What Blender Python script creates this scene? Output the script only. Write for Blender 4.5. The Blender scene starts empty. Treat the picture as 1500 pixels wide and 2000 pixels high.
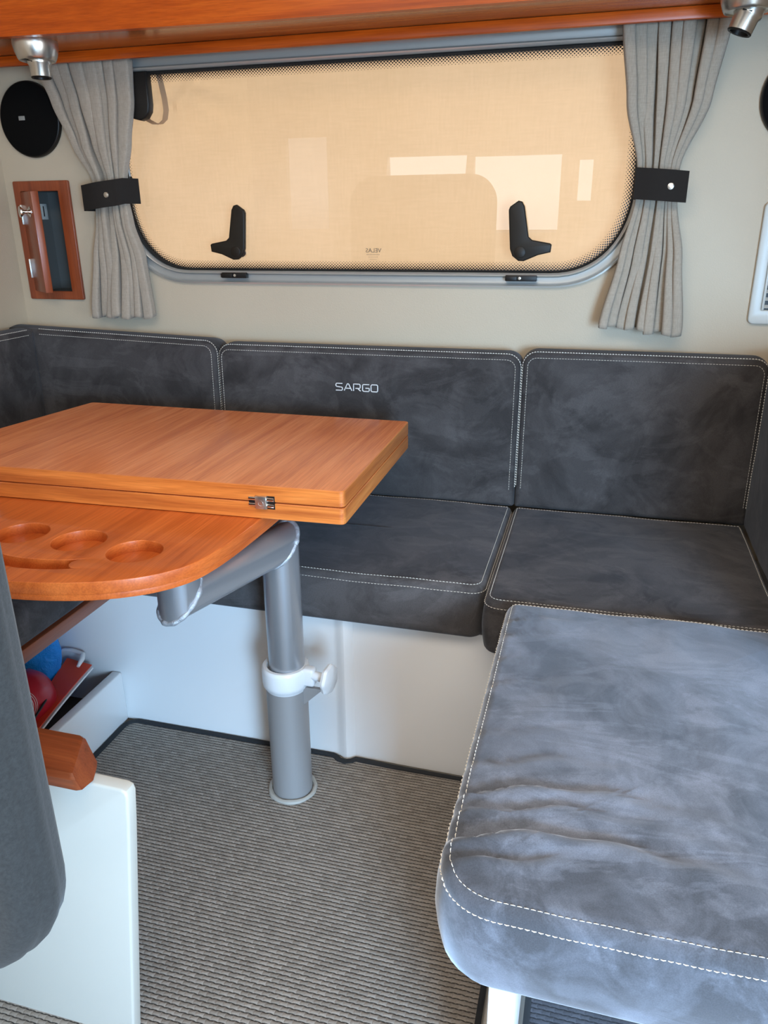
import bpy, bmesh, math, random
from mathutils import Vector, Matrix, noise
random.seed(7)
PI = math.pi
S = bpy.context.scene
COL = S.collection

# ------------------------------------------------------------------ camera
cam_d = bpy.data.cameras.new('camera'); cam = bpy.data.objects.new('camera', cam_d); COL.objects.link(cam)
cam_d.sensor_fit = 'VERTICAL'; cam_d.sensor_height = 36.0; cam_d.lens = 36.0 * 1500 / 2000
cam_d.clip_start = 0.02
R_ = Matrix(((0.9642, -0.0870, 0.2504), (0.2642, 0.3430, -0.9014), (-0.0075, 0.9353, 0.3536))).to_4x4()
cam.matrix_world = Matrix.Translation((0, 0, 1.1)) @ R_
S.camera = cam

# ------------------------------------------------------------------ world, sun, exposure
w = bpy.data.worlds.new('world'); S.world = w; w.use_nodes = True
nt = w.node_tree; bg = nt.nodes['Background']
tc = nt.nodes.new('ShaderNodeTexCoord'); sp = nt.nodes.new('ShaderNodeSeparateXYZ'); rp = nt.nodes.new('ShaderNodeValToRGB')
nt.links.new(tc.outputs['Generated'], sp.inputs[0]); nt.links.new(sp.outputs['Z'], rp.inputs[0]); nt.links.new(rp.outputs[0], bg.inputs[0])
rp.color_ramp.elements[0].position = 0.0; rp.color_ramp.elements[0].color = (0.42, 0.48, 0.56, 1)
rp.color_ramp.elements[1].position = 0.35; rp.color_ramp.elements[1].color = (0.70, 0.84, 1.0, 1)
e = rp.color_ramp.elements.new(0.03); e.color = (0.86, 0.92, 1.0, 1)
bg.inputs[1].default_value = 1.5

sd = bpy.data.lights.new('sun', 'SUN'); so = bpy.data.objects.new('sun', sd); COL.objects.link(so)
sd.energy = 2.6; sd.angle = 0.01; sd.color = (1.0, 0.93, 0.82)
so.rotation_euler = Vector((0.10, -0.62, -0.78)).to_track_quat('-Z', 'Y').to_euler(); so.location = (0, 4, 4)

def area(name, loc, size, direction, power, color):
    d = bpy.data.lights.new(name, 'AREA'); d.shape = 'RECTANGLE'; d.size, d.size_y = size; d.energy = power; d.color = color
    o = bpy.data.objects.new(name, d); COL.objects.link(o); o.location = loc
    o.rotation_euler = Vector(direction).to_track_quat('-Z', 'Z').to_euler(); return o
# daylight falling in through the openings behind the camera (rear glazing, side door), after an added overhead fill lamp
area('overhead_fill', (-0.10, -0.12, 2.10), (1.9, 1.0), (0, 0.10, -1), 38, (1.0, 0.84, 0.66))  # added warm lamp above the camera, brightens table, seats and walls
area('daylight_side_door', (2.15, -0.10, 0.95), (1.4, 1.2), (-1, 0.50, -0.10), 28, (0.90, 0.94, 1.0))
area('daylight_aft_doorway', (0.98, -1.15, 0.78), (0.70, 0.95), (-0.45, 1, -0.40), 47, (0.42, 0.69, 1.0)).data.spread = math.radians(100)
area('daylight_rear_window', (-0.55, -1.20, 1.32), (1.5, 0.55), (0, 1, -0.15), 9, (0.90, 0.95, 1.0))

vs = S.view_settings; vs.view_transform = 'Standard'; vs.look = 'None'; vs.gamma = 1.0; vs.use_curve_mapping = False
vs.exposure = 0.0

# ------------------------------------------------------------------ helpers
def tag(o, label=None, cat=None, group=None, kind=None):
    if label: o['label'] = label
    if cat: o['category'] = cat
    if group: o['group'] = group
    if kind: o['kind'] = kind
    return o
def empty(name, loc=(0, 0, 0), label=None, cat=None, group=None, kind=None):
    o = bpy.data.objects.new(name, None); COL.objects.link(o); o.location = loc; o.empty_display_size = 0.05
    return tag(o, label, cat, group, kind)
def link(name, me, mats, parent=None, smooth=True, ang=None):
    o = bpy.data.objects.new(name, me); COL.objects.link(o)
    for m in (mats if isinstance(mats, (list, tuple)) else [mats]): me.materials.append(m)
    if smooth:
        me.shade_smooth()
        if ang: me.set_sharp_from_angle(angle=math.radians(ang))
    if parent is not None:
        o.parent = parent
        pl = Vector((0, 0, 0)); q = parent
        while q is not None: pl += q.location; q = q.parent
        o.location = -pl
    return o
def from_bm(name, bm, mats, parent=None, smooth=True, ang=40):
    bmesh.ops.recalc_face_normals(bm, faces=bm.faces[:])
    me = bpy.data.meshes.new(name); bm.to_mesh(me); bm.free()
    return link(name, me, mats, parent, smooth, ang)
def bx(bm, lo, hi, bev=0.0, seg=2, mtx=None):
    c = [(a + b) / 2 for a, b in zip(lo, hi)]; s = [abs(b - a) for a, b in zip(lo, hi)]
    r = bmesh.ops.create_cube(bm, size=1, matrix=Matrix.Translation(c) @ Matrix.Diagonal((*s, 1)))
    vs_ = r['verts']
    if bev > 0:
        es = list({e for v in vs_ for e in v.link_edges})
        q = bmesh.ops.bevel(bm, geom=es, offset=bev, segments=seg, affect='EDGES', profile=0.5)
        vs_ = list({v for f in q['faces'] for v in f.verts} | {v for v in vs_ if v.is_valid})
    if mtx is not None: bmesh.ops.transform(bm, matrix=mtx, verts=[v for v in vs_ if v.is_valid])
    return vs_
def box(name, lo, hi, mat, parent=None, bev=0.0, seg=2, mtx=None):
    bm = bmesh.new(); bx(bm, lo, hi, bev, seg, mtx); return from_bm(name, bm, mat, parent, ang=24)
def rings_to_bm(bm, rings, cap0=True, cap1=True, closed=True, mi=0):
    R = [[bm.verts.new(p) for p in r] for r in rings]; n = len(R[0])
    for a, b in zip(R, R[1:]):
        for i in range(n if closed else n - 1):
            j = (i + 1) % n
            try: f = bm.faces.new((a[i], a[j], b[j], b[i])); f.material_index = mi
            except ValueError: pass
    if closed and cap0: bm.faces.new(R[0][::-1])
    if closed and cap1: bm.faces.new(R[-1])
    return R
def tube(bm, pts, r, n=12, rad=None):
    pts = [Vector(p) for p in pts]; rings = []
    up = None
    for i, p in enumerate(pts):
        if i == 0: t = pts[1] - p
        elif i == len(pts) - 1: t = p - pts[-2]
        else: t = (pts[i + 1] - p).normalized() + (p - pts[i - 1]).normalized()
        t.normalize()
        if up is None: up = Vector((0, 0, 1)) if abs(t.z) < 0.9 else Vector((0, 1, 0))
        a = t.cross(up).normalized(); b = a.cross(t).normalized(); up = b
        rr = rad[i] if rad else r
        rings.append([p + a * rr * math.cos(2 * PI * k / n) + b * rr * math.sin(2 * PI * k / n) for k in range(n)])
    rings_to_bm(bm, rings)
def lathe(bm, prof, center, axis=(0, 0, 1), n=32, mod=None):
    ax = Vector(axis).normalized(); q = Vector((0, 0, 1)).rotation_difference(ax); c = Vector(center)
    rings = []
    for r, z in prof:
        ring = []
        for k in range(n):
            a = 2 * PI * k / n; rr = max(r, 1e-5) * (mod(a) if mod else 1)
            ring.append(c + q @ Vector((rr * math.cos(a), rr * math.sin(a), z)))
        rings.append(ring)
    rings_to_bm(bm, rings)
def outline_prism(name, outer, holes, depth, M, mats, parent=None, bev=0.0, res=4, smooth=True):
    """flat shape (outline with holes, local xy) given a thickness `depth` along local z; M places it"""
    cu = bpy.data.curves.new(name, 'CURVE'); cu.dimensions = '2D'; cu.fill_mode = 'BOTH'
    cu.extrude = depth / 2 - bev; cu.bevel_depth = bev; cu.bevel_resolution = 2; cu.offset = -bev
    for poly in [outer] + list(holes):
        s = cu.splines.new('POLY'); s.points.add(len(poly) - 1)
        for p, (x, y) in zip(s.points, poly): p.co = (x, y, 0, 1)
        s.use_cyclic_u = True
    t = bpy.data.objects.new('tmp', cu); COL.objects.link(t)
    bpy.context.view_layer.update()
    dg = bpy.context.evaluated_depsgraph_get()
    me = bpy.data.meshes.new_from_object(t.evaluated_get(dg)); bpy.data.objects.remove(t)
    me.transform(M)
    bm = bmesh.new(); bm.from_mesh(me); bmesh.ops.remove_doubles(bm, verts=bm.verts[:], dist=1e-5)
    bpy.data.meshes.remove(me)
    bmesh.ops.recalc_face_normals(bm, faces=bm.faces[:])
    me = bpy.data.meshes.new(name); bm.to_mesh(me); bm.free()
    me.materials.clear()
    return link(name, me, mats, parent, smooth, 35)
def rrect(cx, cy, hx, hy, R, nc=8, ns=1):
    """rounded rectangle, CCW, with ns segments per straight side; same point count whatever the radius"""
    Rs = [max(min(q, hx - 1e-5, hy - 1e-5), 1e-5) for q in (R if isinstance(R, (list, tuple)) else [R] * 4)]; P = []
    sg = [(1, 1), (-1, 1), (-1, -1), (1, -1)]
    cs = [(cx + a * (hx - q), cy + b * (hy - q), PI / 2 * k) for k, ((a, b), q) in enumerate(zip(sg, Rs))]
    for k, (x, y, a0) in enumerate(cs):
        R = Rs[k]
        for i in range(nc + 1):
            a = a0 + PI / 2 * i / nc; P.append((x + R * math.cos(a), y + R * math.sin(a)))
        nx, ny, na = cs[(k + 1) % 4]; Rn = Rs[(k + 1) % 4]
        p0 = P[-1]; p1 = (nx + Rn * math.cos(na), ny + Rn * math.sin(na))
        for i in range(1, ns): t = i / ns; P.append((p0[0] + (p1[0] - p0[0]) * t, p0[1] + (p1[1] - p0[1]) * t))
    return P
MXZ = lambda y: Matrix(((1, 0, 0, 0), (0, 0, -1, y), (0, 1, 0, 0), (0, 0, 0, 1)))   # local (x,y,z) -> world (x, y0 - z, z=y): shape standing in an XZ plane, front to the viewer
MZ = lambda z: Matrix.Translation((0, 0, z))

# ------------------------------------------------------------------ materials
def mat(name, rgb=(0.8, 0.8, 0.8), rough=0.5, metal=0.0, **kw):
    m = bpy.data.materials.new(name); m.use_nodes = True; b = m.node_tree.nodes['Principled BSDF']
    b.inputs['Base Color'].default_value = (*rgb, 1); b.inputs['Roughness'].default_value = rough; b.inputs['Metallic'].default_value = metal
    for k, v in kw.items(): b.inputs[k.replace('_', ' ')].default_value = v
    m.diffuse_color = (*rgb, 1)
    return m
def N(m, t, **kw):
    n = m.node_tree.nodes.new('ShaderNode' + t)
    for k, v in kw.items(): setattr(n, k, v)
    return n
def L(m, a, b): m.node_tree.links.new(a, b)
def coords(m, scale=(1, 1, 1), rot=(0, 0, 0)):
    t = N(m, 'TexCoord'); p = N(m, 'Mapping'); p.inputs['Scale'].default_value = scale; p.inputs['Rotation'].default_value = rot
    L(m, t.outputs['Object'], p.inputs[0]); return p.outputs[0]
def nz(m, vec, scale, detail=4, rough=0.5, dist=0.0):
    n = N(m, 'TexNoise'); n.inputs['Scale'].default_value = scale; n.inputs['Detail'].default_value = detail
    n.inputs['Roughness'].default_value = rough; n.inputs['Distortion'].default_value = dist
    L(m, vec, n.inputs['Vector']); return n.outputs['Fac']
def ramp(m, fac, stops):
    r = N(m, 'ValToRGB'); el = r.color_ramp.elements
    while len(el) < len(stops): el.new(0.5)
    for e_, (p, c) in zip(el, stops): e_.position = p; e_.color = (*c, 1) if len(c) == 3 else c
    L(m, fac, r.inputs[0]); return r.outputs[0]
def bump(m, h, strength=0.2, dist=0.002):
    b = N(m, 'Bump'); b.inputs['Strength'].default_value = strength; b.inputs['Distance'].default_value = dist
    L(m, h, b.inputs['Height']); L(m, b.outputs[0], m.node_tree.nodes['Principled BSDF'].inputs['Normal']); return b
def base(m, col): L(m, col, m.node_tree.nodes['Principled BSDF'].inputs['Base Color'])
def mixc(m, a, b, fac, mode='MIX'):
    x = N(m, 'Mix', data_type='RGBA', blend_type=mode)
    for s, v in ((x.inputs[6], a), (x.inputs[7], b), (x.inputs[0], fac)):
        if hasattr(v, 'links'): L(m, v, s)
        elif isinstance(v, (tuple, list)): s.default_value = (*v, 1)
        else: s.default_value = v
    return x.outputs[2]
def wood(name, dark, mid, light, axis, rough=0.3, fine=1.0):
    m = mat(name, mid, rough); sc = [26, 26, 26]; sc[axis] = 1.6; sf = [420 * fine] * 3; sf[axis] = 9
    v = coords(m, sc); n1 = nz(m, v, 1.0, 5, 0.55, 1.2)
    v2 = coords(m, sf); n2 = nz(m, v2, 1.0, 3, 0.6, 0.0)
    c = ramp(m, n1, [(0.30, dark), (0.52, mid), (0.72, light)])
    g = ramp(m, n2, [(0.35, (0.74, 0.66, 0.60)), (0.6, (1, 1, 1))])
    base(m, mixc(m, c, g, 0.75, 'MULTIPLY')); bump(m, n2, 0.06, 0.0006)
    m.node_tree.nodes['Principled BSDF'].inputs['Coat Weight'].default_value = 0.25
    m.node_tree.nodes['Principled BSDF'].inputs['Coat Roughness'].default_value = 0.22
    return m
W_TOP = wood('wood_table_veneer', (0.62, 0.175, 0.052), (0.80, 0.26, 0.085), (0.90, 0.33, 0.122), 1, 0.24)
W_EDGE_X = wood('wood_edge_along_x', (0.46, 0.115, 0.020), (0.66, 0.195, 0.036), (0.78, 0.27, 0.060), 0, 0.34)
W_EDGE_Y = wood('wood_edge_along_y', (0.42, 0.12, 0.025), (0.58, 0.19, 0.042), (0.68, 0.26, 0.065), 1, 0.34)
W_UNDER = wood('wood_lower_board', (0.46, 0.092, 0.016), (0.58, 0.130, 0.024), (0.66, 0.165, 0.034), 1, 0.33)
W_MAH_X = wood('mahogany_along_x', (0.36, 0.052, 0.003), (0.52, 0.086, 0.005), (0.64, 0.130, 0.009), 0, 0.30)
for _k in ('Coat Weight',): W_MAH_X.node_tree.nodes['Principled BSDF'].inputs[_k].default_value = 0.0
W_MAH_X.node_tree.nodes['Principled BSDF'].inputs['Specular IOR Level'].default_value = 0.3
W_MAH_Z = wood('mahogany_along_z', (0.20, 0.040, 0.012), (0.27, 0.056, 0.016), (0.33, 0.075, 0.022), 2, 0.35)
W_MAH_Y = wood('mahogany_along_y', (0.17, 0.045, 0.018), (0.24, 0.064, 0.024), (0.30, 0.085, 0.032), 1, 0.4)
W_BLOCK = wood('teak_cap', (0.15, 0.036, 0.012), (0.26, 0.060, 0.018), (0.35, 0.092, 0.027), 0, 0.33)

def suede(name, dark, light, sheen=0.5, tint=(0.75, 0.85, 1.0), seed=0.0, marks=1.0):
    m = mat(name, dark, 0.85); t = N(m, 'TexCoord'); mp = N(m, 'Mapping'); mp.inputs['Location'].default_value = (seed, seed * 1.7, seed * 0.6)
    mp.inputs['Rotation'].default_value = (0.3, 0.2, 0.5)
    L(m, t.outputs['Object'], mp.inputs[0]); v = mp.outputs[0]
    a = nz(m, v, 4.0, 5, 0.58, 0.7); b = nz(m, v, 11.0, 5, 0.62, 1.0)
    mp2 = N(m, 'Mapping'); mp2.inputs['Scale'].default_value = (4, 9, 7); mp2.inputs['Rotation'].default_value = (0, 0, 0.35); mp2.inputs['Location'].default_value = (seed, 0, 0)
    L(m, t.outputs['Object'], mp2.inputs[0]); s = nz(m, mp2.outputs[0], 1.0, 6, 0.65, 1.8)
    ra = ramp(m, a, [(0.43, (0, 0, 0)), (0.54, (1, 1, 1))]); rb = ramp(m, b, [(0.44, (0, 0, 0)), (0.60, (1, 1, 1))]); rs = ramp(m, s, [(0.50, (0, 0, 0)), (0.56, (1, 1, 1))])
    f = mixc(m, mixc(m, ra, rb, 0.42), rs, 0.28 * marks)
    g = nz(m, v, 700, 2, 0.6)
    c = mixc(m, dark, light, f)
    gr = ramp(m, g, [(0.3, (0.82, 0.82, 0.82)), (0.7, (1.12, 1.12, 1.12))])
    base(m, mixc(m, c, gr, 1.0, 'MULTIPLY')); bump(m, g, 0.12, 0.0006)
    p = m.node_tree.nodes['Principled BSDF']
    p.inputs['Sheen Weight'].default_value = sheen; p.inputs['Sheen Roughness'].default_value = 0.42; p.inputs['Sheen Tint'].default_value = (*tint, 1)
    p.inputs['Specular IOR Level'].default_value = 0.15
    return m
SU_BACK = suede('suede_backrest', (0.034, 0.031, 0.031), (0.082, 0.076, 0.076), 0.12, seed=1.3)
SU_SEAT = suede('suede_seat', (0.036, 0.032, 0.031), (0.098, 0.090, 0.090), 0.2, seed=4.1)
SU_LIT = suede('suede_seat_lit', (0.052, 0.055, 0.064), (0.175, 0.193, 0.240), 0.85, seed=8.2, marks=0.9)  # seat suede recoloured lighter and bluer to carry the daylight falling on it
SU_NAV = mat('grey_flock', (0.075, 0.082, 0.088), 0.95, Sheen_Weight=0.12, Sheen_Roughness=0.5)
_v = coords(SU_NAV); _n = nz(SU_NAV, _v, 260, 3, 0.7); base(SU_NAV, ramp(SU_NAV, _n, [(0.3, (0.012, 0.0145, 0.016)), (0.7, (0.026, 0.030, 0.032))])); bump(SU_NAV, _n, 0.3, 0.001)
THREAD = mat('thread', (0.72, 0.68, 0.60), 0.7)

def wallmat(name, c1, c2, b=0.35, rough=0.55):
    m = mat(name, c1, rough); v = coords(m); n = nz(m, v, 320, 3, 0.6); g = nz(m, v, 3, 3, 0.5)
    base(m, ramp(m, g, [(0.3, c1), (0.7, c2)])); bump(m, n, b, 0.0012); return m
WALL = wallmat('wall_vinyl', (0.475, 0.395, 0.290), (0.505, 0.425, 0.315))
WHITE = wallmat('white_gelcoat', (0.76, 0.76, 0.76), (0.79, 0.79, 0.785), 0.02, 0.28)
SHELLM = wallmat('cabin_lining', (0.62, 0.58, 0.52), (0.66, 0.62, 0.56), 0.1, 0.6)
ALU = mat('grey_anodised_aluminium', (0.33, 0.34, 0.33), 0.40, 0.45)
ALU_L = mat('light_aluminium', (0.60, 0.60, 0.56), 0.35, 0.7)
ALU_BR = mat('matt_silver_tube', (0.40, 0.42, 0.45), 0.32, 0.72)
_v = coords(ALU_BR); _n = nz(ALU_BR, _v, 500, 2, 0.6); bump(ALU_BR, _n, 0.05, 0.0004)
WELD = mat('weld_bead', (0.42, 0.45, 0.49), 0.45, 0.5)
_v = coords(WELD); _n = nz(WELD, _v, 160, 4, 0.7); bump(WELD, _n, 0.8, 0.003)
SATIN = mat('satin_nickel', (0.62, 0.60, 0.55), 0.28, 0.95)
CHROME = mat('chrome', (0.8, 0.8, 0.8), 0.08, 1.0)
BLACK = mat('black_plastic', (0.008, 0.007, 0.006), 0.42, Specular_IOR_Level=0.3)
BLACKM = mat('black_matt', (0.003, 0.003, 0.003), 0.8, Specular_IOR_Level=0.1)
RUB = mat('black_rubber', (0.010, 0.010, 0.010), 0.6)
BIND = mat('black_binding', (0.012, 0.014, 0.017), 0.75)
WPL = mat('white_plastic', (0.52, 0.53, 0.50), 0.35)
HANDLE = mat('dark_brown_plastic', (0.016, 0.012, 0.008), 0.45, Specular_IOR_Level=0.25)
GREYIN = mat('niche_lining', (0.11, 0.112, 0.105), 0.5)
TIE = mat('charcoal_strap', (0.020, 0.017, 0.015), 0.9, Specular_IOR_Level=0.15)
_v = coords(TIE); _n = nz(TIE, _v, 600, 2); bump(TIE, _n, 0.25, 0.0008)

# carpet: woven ribs
CARP = mat('woven_sisal', (0.3, 0.27, 0.24), 0.9)
def carpet_nodes(m, light, dark, gap):
    P_, W_ = 0.0079, 0.0125; v = coords(m); wv = N(m, 'TexNoise'); wv.inputs['Scale'].default_value = 45; L(m, v, wv.inputs['Vector'])
    mm = N(m, 'VectorMath', operation='MULTIPLY_ADD'); L(m, wv.outputs['Color'], mm.inputs[0]); mm.inputs[1].default_value = (0.0040, 0.0022, 0); L(m, v, mm.inputs[2])
    sx = N(m, 'SeparateXYZ'); L(m, mm.outputs[0], sx.inputs[0])
    def F(op, a, b=None, c=None):
        n = N(m, 'Math', operation=op)
        for i, q in enumerate((a, b, c)):
            if q is None: continue
            if hasattr(q, 'links'): L(m, q, n.inputs[i])
            else: n.inputs[i].default_value = q
        return n.outputs[0]
    yr = F('DIVIDE', sx.outputs[1], P_); row = F('FLOOR', yr); fv = F('FRACT', yr)
    sh = F('MULTIPLY', F('FRACT', F('MULTIPLY', row, 0.5)), 1.0)
    xr = F('ADD', F('DIVIDE', sx.outputs[0], W_), sh); fu = F('FRACT', xr)
    hv = F('POWER', F('MULTIPLY', F('MULTIPLY', fv, F('SUBTRACT', 1.0, fv)), 4.0), 0.6)
    hu = F('POWER', F('MULTIPLY', F('MULTIPLY', fu, F('SUBTRACT', 1.0, fu)), 4.0), 0.5)
    # the dark gap under a row opens between the stitches and closes where they cross
    gp = F('MULTIPLY', F('SUBTRACT', 1.0, hv), F('ADD', 0.12, F('MULTIPLY', hu, 1.15)))
    h = F('MULTIPLY', hv, F('ADD', 0.45, F('MULTIPLY', hu, 0.55)))
    cell = N(m, 'TexWhiteNoise', noise_dimensions='2D'); cb_ = N(m, 'CombineXYZ'); L(m, F('FLOOR', xr), cb_.inputs[0]); L(m, row, cb_.inputs[1]); L(m, cb_.outputs[0], cell.inputs[0])
    n = nz(m, v, 900, 3, 0.7); f = ramp(m, n, [(0.25, (0.62, 0.62, 0.62)), (0.75, (1.30, 1.28, 1.25))])
    col = mixc(m, light, dark, cell.outputs[0]); col = mixc(m, col, f, 1.0, 'MULTIPLY')
    base(m, mixc(m, col, gap, ramp(m, gp, [(0.28, (0, 0, 0)), (0.62, (1, 1, 1))])))
    bump(m, F('ADD', h, F('MULTIPLY', n, 0.3)), 0.8, 0.0025)
carpet_nodes(CARP, (0.330, 0.295, 0.260), (0.240, 0.212, 0.184), (0.030, 0.025, 0.021))
CARP_SHADE = mat('woven_shaded', (0.05, 0.05, 0.06), 0.9); carpet_nodes(CARP_SHADE, (0.075, 0.078, 0.095), (0.05, 0.052, 0.064), (0.012, 0.012, 0.016))  # carpet weave with the shade under the seat put into its colours

# curtain cloth
CURT = mat('grey_curtain_cloth', (0.3, 0.29, 0.27), 0.9, Sheen_Weight=0.15)
_v = coords(CURT, (900, 900, 60)); _n = nz(CURT, _v, 1.0, 2, 0.6); _v2 = coords(CURT, (60, 60, 900)); _n2 = nz(CURT, _v2, 1.0, 2, 0.6)
base(CURT, mixc(CURT, ramp(CURT, _n, [(0.3, (0.30, 0.255, 0.200)), (0.7, (0.38, 0.325, 0.26))]), ramp(CURT, _n2, [(0.3, (0.88, 0.88, 0.88)), (0.7, (1.08, 1.08, 1.08))]), 0.8, 'MULTIPLY'))
bump(CURT, _n2, 0.2, 0.0006)

# window cover cloth (outside, sunlit from behind): diffuse + translucent
SHADE = bpy.data.materials.new('cream_canvas'); SHADE.use_nodes = True
_t = SHADE.node_tree; _t.nodes.remove(_t.nodes['Principled BSDF'])
_d = N(SHADE, 'BsdfDiffuse'); _tr = N(SHADE, 'BsdfTranslucent'); _mx = N(SHADE, 'MixShader'); _mx.inputs[0].default_value = 0.55
_v = coords(SHADE, (1, 1, 1)); _a = nz(SHADE, _v, 2.2, 4, 0.5, 0.6); _w1 = nz(SHADE, coords(SHADE, (260, 260, 25)), 1.0, 2); _w2 = nz(SHADE, coords(SHADE, (25, 25, 260)), 1.0, 2)
_c = ramp(SHADE, _a, [(0.3, (0.77, 0.49, 0.265)), (0.7, (0.81, 0.53, 0.305))])
_c2 = mixc(SHADE, _c, ramp(SHADE, _w1, [(0.3, (0.965, 0.96, 0.95)), (0.7, (1, 1, 1))]), 1.0, 'MULTIPLY')
_c3 = mixc(SHADE, _c2, ramp(SHADE, _w2, [(0.3, (0.965, 0.96, 0.95)), (0.7, (1, 1, 1))]), 1.0, 'MULTIPLY')
L(SHADE, _c3, _d.inputs[0]); L(SHADE, _c3, _tr.inputs[0]); L(SHADE, _d.outputs[0], _mx.inputs[1]); L(SHADE, _tr.outputs[0], _mx.inputs[2])
L(SHADE, _mx.outputs[0], _t.nodes['Material Output'].inputs[0])
STRAP = mat('beige_webbing', (0.42, 0.26, 0.15), 0.9)

# clear pane: transparent + fresnel gloss
GLASS = bpy.data.materials.new('clear_pane'); GLASS.use_nodes = True
_t = GLASS.node_tree; _t.nodes.remove(_t.nodes['Principled BSDF'])
_f = N(GLASS, 'Fresnel'); _f.inputs[0].default_value = 1.45; _tp = N(GLASS, 'BsdfTransparent'); _g = N(GLASS, 'BsdfGlossy'); _g.inputs['Roughness'].default_value = 0.0
_mx = N(GLASS, 'MixShader'); L(GLASS, _f.outputs[0], _mx.inputs[0]); L(GLASS, _tp.outputs[0], _mx.inputs[1]); L(GLASS, _g.outputs[0], _mx.inputs[2]); L(GLASS, _mx.outputs[0], _t.nodes['Material Output'].inputs[0])

# printed dot border of the pane (black ink print that thins out in dots), laid along the UV of the border strip
FRIT = bpy.data.materials.new('printed_dot_border'); FRIT.use_nodes = True
_t = FRIT.node_tree; _p = _t.nodes['Principled BSDF']; _p.inputs['Base Color'].default_value = (0.012, 0.010, 0.009, 1); _p.inputs['Roughness'].default_value = 0.35
_uv = N(FRIT, 'UVMap'); _sx = N(FRIT, 'SeparateXYZ'); L(FRIT, _uv.outputs[0], _sx.inputs[0])
def M_(op, a, b=None):
    n = N(FRIT, 'Math', operation=op)
    for i, v in enumerate((a, b)):
        if v is None: continue
        if hasattr(v, 'links'): L(FRIT, v, n.inputs[i])
        else: n.inputs[i].default_value = v
    return n.outputs[0]
def dots(ou, ov):
    fu = M_('SUBTRACT', M_('FRACT', M_('ADD', _sx.outputs[0], ou)), 0.5); fv = M_('SUBTRACT', M_('FRACT', M_('ADD', _sx.outputs[1], ov)), 0.5)
    return M_('SQRT', M_('ADD', M_('MULTIPLY', fu, fu), M_('MULTIPLY', fv, fv)))
_dd = M_('MINIMUM', dots(0, 0), dots(0.5, 0.5))
# v: 0 at the outer edge, growing inward (in rows).  clear holes in ink near the edge, ink dots further in
_hole = M_('GREATER_THAN', _dd, M_('ADD', M_('MULTIPLY', _sx.outputs[1], 0.105), -0.02))      # ink where outside the clear dots
_ink = M_('LESS_THAN', M_('SUBTRACT', 0.5, _dd), 2.0)
_thr = M_('SUBTRACT', 0.40, M_('MULTIPLY', _sx.outputs[1], 0.095))
_dot = M_('LESS_THAN', _dd, _thr)
_solid = M_('LESS_THAN', _sx.outputs[1], 0.35)
_all = M_('MAXIMUM', _dot, _solid)
_tp = N(FRIT, 'BsdfTransparent'); _mx = N(FRIT, 'MixShader'); L(FRIT, _all, _mx.inputs[0]); L(FRIT, _tp.outputs[0], _mx.inputs[1]); L(FRIT, _p.outputs[0], _mx.inputs[2]); L(FRIT, _mx.outputs[0], _t.nodes['Material Output'].inputs[0])

# ------------------------------------------------------------------ the cabin shell
WY = 1.84
fl = box('floor', (-2.4, -1.3, -0.06), (2.0, 1.90, -0.006), SHELLM); tag(fl, 'pale cabin sole under the carpets', 'floor', kind='structure')

# window outline in (x, z)
WCX, WCZ, WHX, WHZ = -0.566, 1.212, 0.610, 0.220     # edge of the glass
def win_outline(g):
    """outline of the window grown by g; large soft bottom corners, small top corners"""
    P = []; x0, x1 = WCX - WHX - g, WCX + WHX + g; z0, z1 = WCZ - WHZ - g, WCZ + WHZ + g
    rx, rz = 0.165 + g, 0.185 + g; rt = 0.05 + g
    n = 16; ex = 2.25
    for i in range(n + 1):
        a = PI / 2 * i / n; c, s = max(math.cos(a), 0) ** (2 / ex), math.sin(a) ** (2 / ex)
        P.append((x1 - rx + rx * s, z0 + rz - rz * c))
    for i in range(n + 1):
        a = PI / 2 * i / n; P.append((x1 - rt + rt * math.cos(a), z1 - rt + rt * math.sin(a)))
    for i in range(n + 1):
        a = PI / 2 * i / n; P.append((x0 + rt - rt * math.sin(a), z1 - rt + rt * math.cos(a)))
    for i in range(n + 1):
        a = PI / 2 * i / n; c, s = max(math.cos(a), 0) ** (2 / ex), math.sin(a) ** (2 / ex)
        P.append((x0 + rx - rx * c, z0 + rz - rz * s))
    Q = [P[0]]
    for p in P[1:]:
        if (p[0] - Q[-1][0]) ** 2 + (p[1] - Q[-1][1]) ** 2 > 1e-9: Q.append(p)
    return Q
NX0, NX1, NZ0, NZ1 = -1.483, -1.366, 0.930, 1.182    # niche opening
wb = outline_prism('wall_back', [(-1.60, -0.05), (0.62, -0.05), (0.62, 1.95), (-1.60, 1.95)],
                   [win_outline(0.012)[::-1], [(NX0, NZ0), (NX0, NZ1), (NX1, NZ1), (NX1, NZ0)]], 0.05, MXZ(WY + 0.025), WALL)
tag(wb, 'cream textured wall with the wide window', 'wall', kind='structure')
tag(box('wall_left', (-1.60, 0.30, -0.05), (-1.53, 1.84, 1.95), WALL), 'cream textured wall at the left end of the bench', 'wall', kind='structure')
tag(box('wall_right', (0.56, 1.02, -0.05), (0.62, 1.84, 1.95), WALL), 'cream wall beyond the right side backrest', 'wall', kind='structure')
tag(outline_prism('ceiling', [(-2.45, -1.3), (2.05, -1.3), (2.05, 1.90), (-2.45, 1.90)], [[(-1.05, -0.62), (-1.05, 0.38), (0.85, 0.38), (0.85, -0.62)]], 0.05, MZ(1.975), SHELLM), 'pale cabin ceiling with an opening added for the overhead lamp', 'ceiling', kind='structure')  # opening cut only to let the added overhead lamp shine down
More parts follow.
